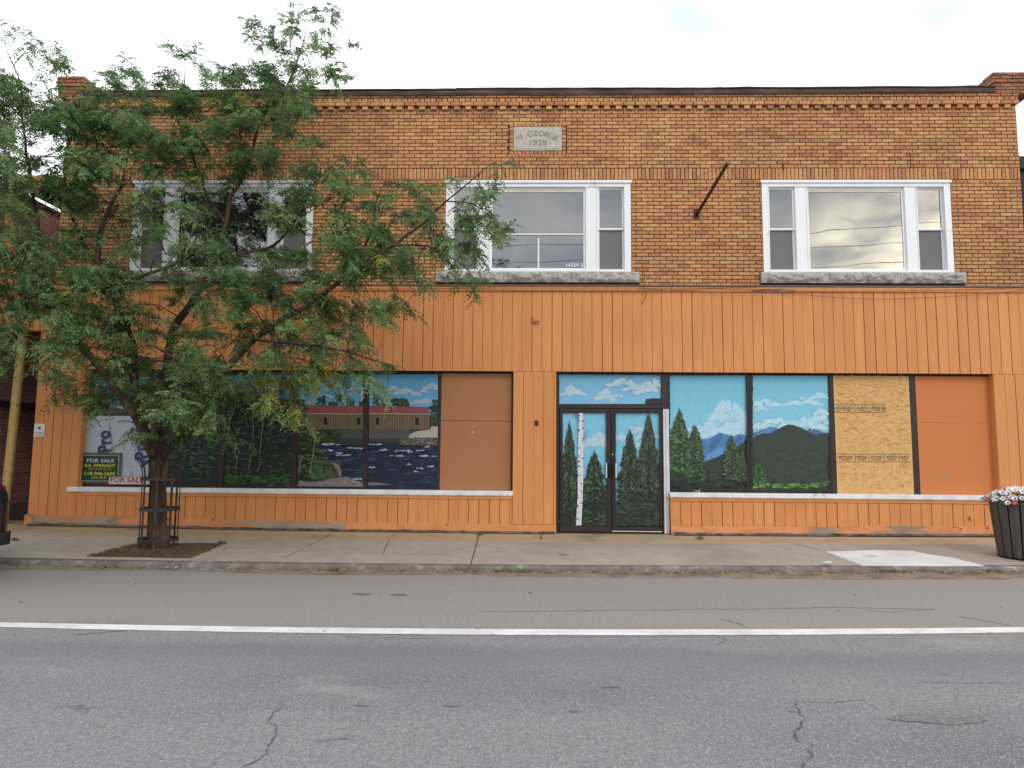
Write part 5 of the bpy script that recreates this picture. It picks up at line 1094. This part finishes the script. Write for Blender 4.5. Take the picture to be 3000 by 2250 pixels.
cam_inv = (Matrix.Rotation(YAW, 4, 'Z') @ Matrix.Rotation(PIT, 4, 'X') @ Matrix.Rotation(-ROL, 4, 'Y') @ Matrix.Rotation(R(90), 4, 'X')).inverted().to_3x3()
skP = np.array([tuple(p) for p, r_ in skel]); skUV = np.array([to_px(p) for p, r_ in skel]); skR = np.array([r_ for p, r_ in skel])
# boughs: secondary branches toward clump centres
NBOUGH = 330; clumps = []; tries = 0
while len(clumps) < NBOUGH and tries < 90000:
    tries += 1; u = random.uniform(-300, 1500); v = random.uniform(20, 1330); c = cov(u, v)
    if random.random() > (c / 10) ** .8: continue
    dd = np.hypot(skUV[:, 0] - u, skUV[:, 1] - v); k = int(np.argmin(dd + rng.uniform(0, 60, len(dd))))
    y = skP[k, 1] + random.gauss(0, .62) * (1 if dd[k] > 30 else .6); y = min(max(y, -3.9), -.40)
    p = W3(u, v, y)
    if any((p - q).length < .24 for q in clumps): continue
    clumps.append(p)
bpts = [];
for p in clumps:
    dd = np.linalg.norm(skP - np.array(p), axis=1) + (skP[:, 2] > p.z - .05) * .25; k = int(np.argmin(dd)); a = Vector(skP[k]); r0 = min(skR[k] * .6, .011)
    mid = a.lerp(p, .5) + Vector((random.uniform(-.08, .08), random.uniform(-.08, .08), .10 + random.uniform(-.05, .08))); L_ = (p - a).length
    if L_ > .85: continue
    n = max(4, int(L_ / .12)); path = []
    for i in range(n + 1):
        t = i / n; q = a * (1 - t) ** 2 + mid * 2 * t * (1 - t) + p * t * t; q += Vector((mnoise.noise(q * 6), mnoise.noise(q * 6 + Vector((3, 3, 3))), mnoise.noise(q * 6 + Vector((9, 1, 3))))) * .035 * math.sin(math.pi * t); path.append(q)
    tb.tube(path, [r0 * (1 - .7 * i / n) for i in range(n + 1)], 5, cap=False); bpts += path[1:]
BP = np.array([tuple(q) for q in bpts] + [tuple(q) for q, r_ in skel if r_ < .03])
# twigs with pinnate fronds
leafV = []; leafC = []; nf = 0
def frond(base, d, L_, shade):
    """one compound leaf: rachis curving down, leaflets in pairs"""
    d = np.array(d); up = np.array((0, 0, 1.0)); side = np.cross(d, up); ns = np.linalg.norm(side)
    side = side / ns if ns > .05 else np.array((1.0, 0, 0)); roll = rng.normal(0, .75); nrm = np.cross(side, d); side = side * math.cos(roll) + nrm * math.sin(roll)
    k = 6; t = (np.arange(k) + .8) / k; droop = np.array((0, 0, -1.0))
    pos = base + np.outer(t * L_, d) + np.outer(t ** 2 * L_ * .45, droop); tan = d + np.outer(t * .9, droop); tan /= np.linalg.norm(tan, axis=1)[:, None]
    ll = L_ * .29 * (1 - .3 * np.abs(t - .45)); wv = ll * .50
    for s_ in (-1, 1):
        ld = side * s_ + tan * .55 + droop * .25 + rng.normal(0, .16, (k, 3)); ld /= np.linalg.norm(ld, axis=1)[:, None]
        wd = np.cross(ld, nrm + rng.normal(0, .85, (k, 3))); wd /= (np.linalg.norm(wd, axis=1)[:, None] + 1e-6)
        b0 = pos; m1 = pos + ld * (ll * .45)[:, None]; e = pos + ld * ll[:, None]; h = wd * (wv * .5)[:, None]
        leafV.append(np.stack([b0, m1 + h, e, m1 - h], 1).reshape(-1, 3)); leafC.append(np.full(k, shade))
AREA = 0; ntw = 0
cells = [(i, j) for i in range(len(cover)) for j in range(-3, 15)]
seeds = []
for (i, j) in cells:
    n_full = 22.0
    for _ in range(int(n_full * 2.6)):
        u = (j + random.random()) * 100; v = (i + random.random()) * 100; c = min(cov(u, v), 9.3)
        if c < .4: continue
        if j < 0: c *= .8
        if random.random() < -math.log(1 - c / 10) / 2.6: seeds.append((u, v))
tw_tubes = 0
cent = []
while len(cent) < 240:
    u, v = random.uniform(-300, 1500), random.uniform(20, 1330)
    if random.random() < cov(u, v) / 10 and all((u - a) ** 2 + (v - b_) ** 2 > 54 ** 2 for a, b_ in cent): cent.append((u, v))
cent = np.array(cent)
def pull(u, v):
    k = int(np.argmin((cent[:, 0] - u) ** 2 + (cent[:, 1] - v) ** 2)); f = .48
    return u * (1 - f) + cent[k, 0] * f, v * (1 - f) + cent[k, 1] * f
seeds = [pull(*q) for q in seeds]
for (u, v) in seeds:
    # depth from the nearest bough in the picture, so leaves stay on wood
    k = None; x, z = PF(u, v, -2.2); q = np.array((x, -2.2, z)); dd = np.linalg.norm((BP - q) * np.array((1, .22, 1)), axis=1); k = int(np.argmin(dd + rng.uniform(0, .10, len(dd))))
    y = min(max(BP[k, 1] + random.gauss(0, .22), -4.1), -.22); p = np.array(W3(u, v, y)); a = BP[k]
    if u > 1420 and v < 470: continue
    clus = mnoise.noise(Vector(p) * 2.3)
    if clus < -.12 and random.random() < .7: continue
    d = p - a; L0 = np.linalg.norm(d)
    if L0 > .45: d = d / L0 + rng.normal(0, .3, 3); a = p - d * random.uniform(.16, .3); d = p - a; L0 = np.linalg.norm(d)
    out = d / max(L0, 1e-3); out = out * .7 + rng.normal(0, .45, 3) + np.array((0, 0, .05)); out /= np.linalg.norm(out)
    TL = random.uniform(.16, .34); tip = p + out * TL + np.array((0, 0, -.06)); 
    tb.tube([Vector(a), Vector(a * .5 + p * .5) + Vector((0, 0, .02)), Vector(p), Vector(tip)], [.0045, .004, .003, .0015], 3, cap=False); ntw += 1
    yel = .0
    uu, vv = u, v
    if (740 < u < 960 and 1060 < v < 1250 and random.random() < .5) or (300 < u < 640 and 1120 < v < 1290 and random.random() < .07) or random.random() < .006: yel = 1
    sh0 = random.uniform(0, .75)
    for f in range(11):
        t = f / 10; b0 = p + (tip - p) * t; az = rng.uniform(0, 2 * math.pi); dr = out * .55 + np.array((math.cos(az), math.sin(az), rng.uniform(-.45, .35))); dr /= np.linalg.norm(dr)
        frond(b0, dr, rng.uniform(.12, .19), min(1, max(0, sh0 + rng.uniform(-.2, .25))) if not yel or rng.random() < .4 else 1.5 + rng.uniform(0, .5))
tb.build('trunk', m_bark, TR, smooth=True)
V = np.concatenate(leafV); nq = len(V) // 4; C_ = np.concatenate(leafC)
# a branch of leaves must not poke through the brickwork
V[:, 1] = np.minimum(V[:, 1], -.07 - .02 * rng.random(len(V)))
me = bpy.data.meshes.new('crown'); me.vertices.add(len(V)); me.vertices.foreach_set('co', V.astype(np.float32).ravel())
me.loops.add(nq * 4); me.loops.foreach_set('vertex_index', np.arange(nq * 4, dtype=np.int32)); me.polygons.add(nq); me.polygons.foreach_set('loop_start', np.arange(0, nq * 4, 4, dtype=np.int32))
me.update(calc_edges=True)
at = me.attributes.new('leaf_tone', 'FLOAT', 'FACE'); at.data.foreach_set('value', C_.astype(np.float32))
ml = bpy.data.materials.new('locust_leaf'); ml.use_nodes = True; n = ml.node_tree.nodes; l = ml.node_tree.links; b = n['Principled BSDF']; b.inputs['Roughness'].default_value = .5; b.inputs['Specular IOR Level'].default_value = .35
at_ = n.new('ShaderNodeAttribute'); at_.attribute_name = 'leaf_tone'; mr = n.new('ShaderNodeMapRange'); mr.inputs['From Max'].default_value = 2.0; l.new(at_.outputs['Fac'], mr.inputs[0])
rp = n.new('ShaderNodeValToRGB'); es = rp.color_ramp.elements
for _ in range(3): es.new(.5)
for el, (p_, c_) in zip(es, [(0, (.060, .122, .044)), (.22, (.145, .245, .088)), (.48, (.30, .42, .19)), (.62, (.13, .18, .04)), (1, (.42, .36, .05))]): el.position = p_; el.color = (*c_, 1)
l.new(mr.outputs[0], rp.inputs[0]); l.new(rp.outputs[0], b.inputs['Base Color'])
tl = n.new('ShaderNodeBsdfTranslucent'); l.new(rp.outputs[0], tl.inputs[0]); mxs = n.new('ShaderNodeMixShader'); mxs.inputs[0].default_value = .42
l.new(b.outputs[0], mxs.inputs[1]); l.new(tl.outputs[0], mxs.inputs[2]); l.new(mxs.outputs[0], n['Material Output'].inputs[0])
me.materials.append(ml); cr_o = bpy.data.objects.new('crown', me); COL.objects.link(cr_o); setpar(cr_o, TR)
print('twigs', ntw, 'leaflets', nq)

# tree guard
GD = thing('tree_guard', (tx, ty, tz), 'dark iron tree guard of flat bars and three hoops around the trunk', 'tree guard')
RG = .265
for zh in (.115, .55, .985):
    s = MB(); s.lathe([(RG, zh - .022), (RG + .006, zh - .022), (RG + .006, zh + .022), (RG, zh + .022), (RG, zh - .022)], 40, (tx, ty, tz)); s.build('hoop', m_iron, GD)
for i in range(8):
    a = 2 * math.pi * (i + .35) / 8; s = MB(); vs = []; pr = [(0, RG - .010), (.9, RG - .010), (1.05, RG - .006), (1.14, RG + .01), (1.21, RG + .045), (1.26, RG + .085)]
    for zz, r_ in pr:
        for (dr__, ds) in ((-.004, -.018), (.004, -.018), (.004, .018), (-.004, .018)):
            rr_ = r_ + dr__; vs.append((tx + rr_ * math.cos(a) - ds * math.sin(a), ty + rr_ * math.sin(a) + ds * math.cos(a), tz + zz))
    s.add(vs, [(k * 4 + j, k * 4 + (j + 1) % 4, (k + 1) * 4 + (j + 1) % 4, (k + 1) * 4 + j) for k in range(len(pr) - 1) for j in range(4)] + [(0, 1, 2, 3), (20, 21, 22, 23)]); s.build('upright_bar', m_iron, GD)
GR = thing('tree_grate', (tx, ty - .2, tz), 'flat cast iron grate of slots set in the soil round the trunk', 'tree grate')
def in_pit(x, y):
    Q = [PS(u, v) for u, v in pit_px]; c = 0
    for p, q in zip(Q, Q[1:] + Q[:1]): c += 1 if (q[0] - p[0]) * (y - p[1]) - (q[1] - p[1]) * (x - p[0]) < 0 else 0
    return c in (0, 4)
for ring_ in range(6):
    s = MB()
    r0 = .30 + ring_ * .085; nseg = 10 + ring_ * 5
    for i in range(nseg):
        a0 = 2 * math.pi * i / nseg; a1 = a0 + 2 * math.pi / nseg * .62; vs = []
        if not (in_pit(tx + (r0 + .06) * math.cos(a0), ty + (r0 + .06) * math.sin(a0)) and in_pit(tx + (r0 + .06) * math.cos(a1), ty + (r0 + .06) * math.sin(a1))): continue
        for a in np.linspace(a0, a1, 4):
            for rr_ in (r0, r0 + .05): vs.append((tx + rr_ * math.cos(a), ty + rr_ * math.sin(a), sz(tx + rr_ * math.cos(a), ty + rr_ * math.sin(a)) + .012))
        s.add(vs, [(2 * k, 2 * k + 1, 2 * k + 3, 2 * k + 2) for k in range(3)])
    if s.v: s.build('grate_ring', MATS.get('worn_cast_iron') or mat('worn_cast_iron', [(.3, lin((84, 72, 66))), (.7, lin((112, 100, 92)))], scale=9, rough=.8), GR)

# ---------------------------------------------------------------- planter with petunias at the right edge
px_, py_, pz_ = PS(2936, 1633); RBt, RTp, HP = .315, .395, .79; pcx = px_ + RBt; pcy = py_ - .0
PL = thing('round_planter', (pcx, pcy, pz_), 'tapered round planter of dark grey vertical slats at the right edge', 'planter')
s = MB(); s.lathe([(0, .02), (RBt - .02, .02), (RBt - .012, .03), (RTp - .014, HP - .02), (RTp - .05, HP - .02), (RTp - .06, HP - .12), (0, HP - .12)], 40, (pcx, pcy, pz_)); s.build('liner', m_black, PL, smooth=False)
NS = 17
for i in range(NS):
    a0 = 2 * math.pi * (i + .08) / NS; a1 = 2 * math.pi * (i + .92) / NS; vs = []
    for (zz, r_) in ((.015, RBt), (.3, RBt + .034), (HP, RTp)):
        for (a, dr__) in ((a0, 0), (a0 * .5 + a1 * .5, .004), (a1, 0), (a1, -.02), (a0, -.02)): vs.append((pcx + (r_ + dr__) * math.cos(a), pcy + (r_ + dr__) * math.sin(a), pz_ + zz))
    s = MB(); s.add(vs, [(k * 5 + j, k * 5 + (j + 1) % 5, (k + 1) * 5 + (j + 1) % 5, (k + 1) * 5 + j) for k in range(2) for j in range(5)] + [(0, 1, 2, 3, 4), (14, 13, 12, 11, 10)]); s.build('slat', m_slat, PL)
s = MB(); s.lathe([(RBt - .01, 0), (RBt + .008, 0), (RBt + .010, .018), (RBt - .01, .018)], 40, (pcx, pcy, pz_)); s.build('base_ring', m_black, PL)
FL = thing('petunia_plant', (pcx, pcy, pz_ + HP - .1), 'mounded petunias with white, pink and purple blooms filling the planter', 'flowers')
s = MB()
for i in range(900):
    a = random.uniform(0, 2 * math.pi); r_ = math.sqrt(random.random()) * (RTp + .07); hz = .17 * (1 - (r_ / (RTp + .1)) ** 2) + random.uniform(-.05, .03); c = Vector((pcx + r_ * math.cos(a), pcy + r_ * math.sin(a), pz_ + HP - .03 + hz))
    d = Vector((math.cos(a) + random.gauss(0, .7), math.sin(a) + random.gauss(0, .7), random.uniform(-.3, .9))).normalized(); w = d.cross(Vector((random.gauss(0, 1), random.gauss(0, 1), 1))).normalized(); L_ = random.uniform(.03, .05)
    s.add([c, c + d * L_ * .5 + w * L_ * .22, c + d * L_, c + d * L_ * .5 - w * L_ * .22], [(0, 1, 2, 3)])
s.build('foliage', mat('petunia_leaf', [(.3, (.05, .11, .03)), (.7, (.12, .21, .05))], scale=20, rough=.6, island=.3), FL)
mf = {'w': plain('white_petal', (.80, .80, .80), (.68, .69, .74), scale=30, rough=.6), 'p': plain('pink_petal', lin((214, 62, 96)), lin((190, 44, 80)), scale=30, rough=.6), 'v': plain('purple_petal', lin((92, 62, 140)), lin((66, 40, 110)), scale=30, rough=.6)}
m_throat = plain('yellow_throat', lin((170, 176, 140)), rough=.7)
placed = []
for i in range(400):
    if len(placed) >= 80: break
    a = random.uniform(0, 2 * math.pi); r_ = math.sqrt(random.random()) * (RTp + .09); hz = .19 * (1 - (r_ / (RTp + .13)) ** 2) - (.07 * random.random() if r_ > RTp * .8 else 0)
    c = Vector((pcx + r_ * math.cos(a), pcy + r_ * math.sin(a), pz_ + HP + hz))
    if any((c - q).length < .062 for q in placed): continue
    placed.append(c); nr_ = Vector((math.cos(a) * r_ / RTp * 1.1 + random.gauss(0, .2), math.sin(a) * r_ / RTp * 1.1 - .35 + random.gauss(0, .2), .65)).normalized()
    t1 = nr_.cross(Vector((0, 0, 1))).normalized(); t2 = nr_.cross(t1); rad_ = random.uniform(.036, .048); vs = [c - nr_ * .03]; n = 20
    for k in range(n): q = 2 * math.pi * k / n; rr_ = rad_ * .35; vs.append(c - nr_ * .008 + (t1 * math.cos(q) + t2 * math.sin(q)) * rr_)
    for k in range(n): q = 2 * math.pi * k / n; rr_ = rad_ * (.86 + .14 * abs(math.cos(2.5 * q))); vs.append(c + nr_ * (.006 * math.cos(5 * q)) + (t1 * math.cos(q) + t2 * math.sin(q)) * rr_)
    col = 'w' if random.random() < .84 else ('p' if random.random() < .7 else 'v')
    s = MB(); s.add(vs, [(0, 1 + k, 1 + (k + 1) % n) for k in range(n)], 1); s.add([Vector(v_) for v_ in vs], [(1 + k, 1 + n + k, 1 + n + (k + 1) % n, 1 + (k + 1) % n) for k in range(n)], 0)
    s.build('bloom', [mf[col], m_throat], FL, smooth=True)

# ---------------------------------------------------------------- parked car whose tail shows at the left edge
CARX, CARY, CW, CL = -6.37, -4.30, .90, 4.6   # rear end, centre line, half width, length; faces left
CAR = thing('parked_car', (CARX - CL / 2, CARY, 0), 'dark parked car whose rear corner and tail lamp show at the left kerb', 'car')
m_car = mat('dark_car_paint', [(.3, (.012, .012, .018)), (.7, (.016, .016, .024))], rough=.25, spec=.6, coat=.8)
m_lamp = mat('red_lamp_lens', [(.3, (.10, .008, .008)), (.7, (.16, .012, .010))], rough=.15, spec=.6, coat=.5)
m_tyre = plain('tyre_rubber', (.02, .02, .02), rough=.85); m_rim = plain('alloy_rim', (.4, .4, .42), rough=.35, metal=.7)
def loft(stations, nm, mt, parent, smooth=True, ring=20, close=True):
    s = MB(); vs = []
    for (x, zb, zt, hw, pw_) in stations:   # superellipse sections
        zc, hh = (zb + zt) / 2, (zt - zb) / 2
        for j in range(ring):
            q = 2 * math.pi * (j + .5) / ring; c_, s_ = math.cos(q), math.sin(q)
            vs.append((CARX - x, CARY + hw * math.copysign(abs(c_) ** pw_, c_), zc + hh * math.copysign(abs(s_) ** pw_, s_)))
    k = len(stations); s.add(vs, [(i * ring + j, i * ring + (j + 1) % ring, (i + 1) * ring + (j + 1) % ring, (i + 1) * ring + j) for i in range(k - 1) for j in range(ring)] + [tuple(range(ring))[::-1], tuple(range((k - 1) * ring, k * ring))])
    o = s.build(nm, mt, parent, smooth=smooth); sb = o.modifiers.new('sub', 'SUBSURF'); sb.levels = sb.render_levels = 2; return o
loft([(0, .42, .80, .74, .45), (.02, .34, 1.05, .82, .40), (.10, .27, 1.20, .87, .38), (.35, .24, 1.23, .90, .38), (.9, .22, 1.14, .91, .38), (2.2, .22, 1.02, .92, .38), (3.4, .22, .98, .91, .38), (4.1, .24, .92, .88, .4), (4.45, .28, .84, .82, .42), (4.6, .38, .66, .7, .5)], 'body', m_car, CAR)
cg = loft([(.40, 1.0, 1.12, .66, .5), (.75, .98, 1.38, .66, .5), (1.2, .98, 1.50, .64, .48), (2.2, .98, 1.53, .66, .48), (2.9, .98, 1.42, .66, .5), (3.5, .96, 1.06, .70, .5)], 'cabin_glass', plain('dark_car_glass', (.01, .012, .014), rough=.08, spec=.8), CAR)
for sy in (-1, 1):
    s = MB(); y0_ = CARY + sy * .50; y1_ = CARY + sy * .875
    n = 6; vs = []
    for i in range(n + 1):
        t = i / n; yy = y0_ + (y1_ - y0_) * t; xx = CARX - .035 - .10 * t ** 3
        vs += [(xx + .02, yy, .84 + .03 * t), (xx + .008, yy, 1.06), (xx - .06, yy, 1.06), (xx - .06, yy, .84)]
    s.add(vs, [(i * 4 + j, (i + 1) * 4 + j, (i + 1) * 4 + (j + 1) % 4, i * 4 + (j + 1) % 4) for i in range(n) for j in range(4)] + [(0, 1, 2, 3), tuple(range(n * 4, n * 4 + 4))]); s.build('tail_lamp', m_lamp, CAR)
    for xx in (.85, 3.7):
        s = MB(); c0 = (CARX - xx, CARY + sy * .80, .32); ring = 28; vs = []
        for (r_, dy) in ((.20, -.10), (.30, -.11), (.325, -.06), (.325, .06), (.30, .11), (.20, .10)):
            for j in range(ring): q = 2 * math.pi * j / ring; vs.append((c0[0] + r_ * math.cos(q), c0[1] + sy * dy, c0[2] + r_ * math.sin(q)))
        s.add(vs, [(i * ring + j, i * ring + (j + 1) % ring, ((i + 1) % 6) * ring + (j + 1) % ring, ((i + 1) % 6) * ring + j) for i in range(6) for j in range(ring)]); w_o = s.build('wheel', m_tyre, CAR)
        s = MB(); vs = [(c0[0], c0[1] + sy * .09, c0[2])] + [(c0[0] + (.20 if j % 4 else .12) * math.cos(math.pi * j / 10), c0[1] + sy * .085, c0[2] + (.20 if j % 4 else .12) * math.sin(math.pi * j / 10)) for j in range(20)]
        s.add(vs, [(0, 1 + j, 1 + (j + 1) % 20) for j in range(20)]); s.build('rim', m_rim, w_o)
s = MB(); s.box(CARX - .12, CARX + .025, CARY - .80, CARY + .80, .36, .52, bev=.02); s.build('bumper', m_car, CAR)
s = MB(); s.box(CARX + .0, CARX + .012, CARY - .26, CARY + .26, .66, .80); s.build('number_plate', plain('plate_white', (.6, .6, .55)), CAR)

# ---------------------------------------------------------------- small litter
def litter(name, n, where, cols, smin, smax, lab=None):
    s = MB()
    for i in range(n):
        x, y, z = where(); L_ = random.uniform(smin, smax); a = random.uniform(0, 6.28); w = L_ * random.uniform(.25, .6); h = L_ * random.uniform(.02, .35)
        c = (math.cos(a), math.sin(a)); s.add([(x, y, z), (x + c[0] * L_ * .5 - c[1] * w * .5, y + c[1] * L_ * .5 + c[0] * w * .5, z + h), (x + c[0] * L_, y + c[1] * L_, z + h * .3), (x + c[0] * L_ * .5 + c[1] * w * .5, y + c[1] * L_ * .5 - c[0] * w * .5, z + h * .6)], [(0, 1, 2, 3)])
    o = s.build(name, ramp_island(name + '_mix', [lin(c) for c in cols], .9)); o['kind'] = 'stuff'; return o
def w_gutter():
    while True:
        x = random.uniform(-9, 8)
        if random.random() < .35 + .65 * (mnoise.noise(Vector((x * 1.3, 0, 40))) > 0): break
    return x, yk(x) - .02 - abs(random.gauss(0, .07)), .02
litter('fallen_leaves', 1500, w_gutter, [(150, 104, 62), (120, 84, 56), (176, 150, 96), (96, 74, 58), (190, 176, 150), (104, 108, 60), (220, 210, 190)], .018, .055)
litter('gutter_grit', 1300, w_gutter, [(120, 108, 98), (160, 150, 140), (96, 84, 76), (200, 194, 186)], .006, .018)
def w_pit():
    P_ = [PS(u, v) for u, v in pit_px]; a, b = random.random(), random.random()
    p = (Vector(P_[0]) * (1 - a) + Vector(P_[3]) * a) * (1 - b) + (Vector(P_[1]) * (1 - a) + Vector(P_[2]) * a) * b; return p.x, p.y, sz(p.x, p.y) + .006
litter('soil_debris', 900, w_pit, [(92, 76, 60), (120, 104, 84), (140, 120, 90), (70, 56, 44), (84, 92, 50)], .01, .035)
def w_walk(): x = random.uniform(-9, 8.5); y = random.uniform(-2.8, -.1); return x, y, sz(x, y) + .003
litter('sidewalk_debris', 90, w_walk, [(96, 78, 62), (130, 116, 98), (74, 62, 52), (196, 190, 184)], .01, .04)
def w_road(): x = random.uniform(-8, 8); y = random.uniform(-5.6, -3.2); return x, y, .002
litter('road_debris', 45, w_road, [(90, 72, 62), (128, 72, 60), (84, 66, 58), (150, 140, 130)], .012, .045)
def weeds(name, spots, n, h, cols):
    s = MB()
    for (x, y, z, r_) in spots:
        for i in range(n):
            a = random.uniform(0, 6.28); q = random.random() ** .6 * r_; bx, by = x + q * math.cos(a) * 1.8, y + q * math.sin(a) * .5; hh = h * random.uniform(.4, 1); dx, dy = random.gauss(0, .6) * hh, random.gauss(0, .6) * hh; w = .003
            s.add([(bx - w, by, z), (bx + w, by, z), (bx + dx + w * .4, by + dy, z + hh), (bx + dx - w * .4, by + dy, z + hh * .98)], [(0, 1, 2, 3)])
    o = s.build(name, ramp_island(name + '_mix', [lin(c) for c in cols], .8)); o['kind'] = 'stuff'
sp = []
for (u, v) in [(1376, 1666), (1230, 1668), (1195, 1665), (1465, 1674), (2060, 1674), (2445, 1672), (2470, 1674), (2540, 1664), (2560, 1665), (2600, 1676), (2620, 1677), (2700, 1675), (2790, 1674), (2860, 1673), (2890, 1675), (2910, 1676), (520, 1660), (980, 1672), (1530, 1676), (1980, 1673)]:
    x, y = PG(u, v, .02); sp.append((x, y, .012, random.uniform(.04, .10)))
for (u, v) in [(1406, 1567), (2050, 1580), (650, 1594), (45, 1584)]: x, y, z = PS(u, v); sp.append((x, y, z, .035))
weeds('weeds', sp, 70, .06, [(84, 108, 56), (104, 124, 66), (70, 90, 50), (130, 132, 80)])
pe = [PS(u, v) for u, v in pit_px]; sp = []
for i in range(46): t = random.random(); q = Vector(pe[0]).lerp(Vector(pe[1]), t); sp.append((q.x + random.uniform(0, .12), q.y, q.z, .05))
for i in range(14): t = random.random(); q = Vector(pe[3]).lerp(Vector(pe[2]), t); sp.append((q.x - .03, q.y, q.z, .03))
weeds('dry_grass', sp, 34, .05, [(104, 84, 52), (128, 104, 66), (96, 84, 54), (84, 66, 46)])
# crushed white paper cup on the kerb
x, y, z = PS(2412, 1656); s = MB(); s.lathe([(.018, 0), (.03, .10), (.033, .10), (.022, 0)], 14, (0, 0, 0)); cup = s.build('paper_cup', plain('white_paper', (.75, .75, .75), rough=.8)); cup.rotation_euler = (R(84), 0, R(64)); cup.location = (x, y, z + .03); cup.scale = (1, .7, 1)
tag(cup, 'crushed white paper litter lying on the sidewalk edge beside the pale slab', 'litter')

# ---------------------------------------------------------------- across the street, seen only in the glass: wires
s = MB()
for (za, zb3, yy) in ((10.7, 11.9, -18), (10.0, 11.2, -18.2), (9.3, 10.4, -18.4)): cable(s, [(-24, yy, za), (20, yy, zb3)], 0.011, .7, 40)
tag(s.build('overhead_wires', m_blackwire), 'black overhead wires reflected as thin lines in the upstairs glass', 'wires')
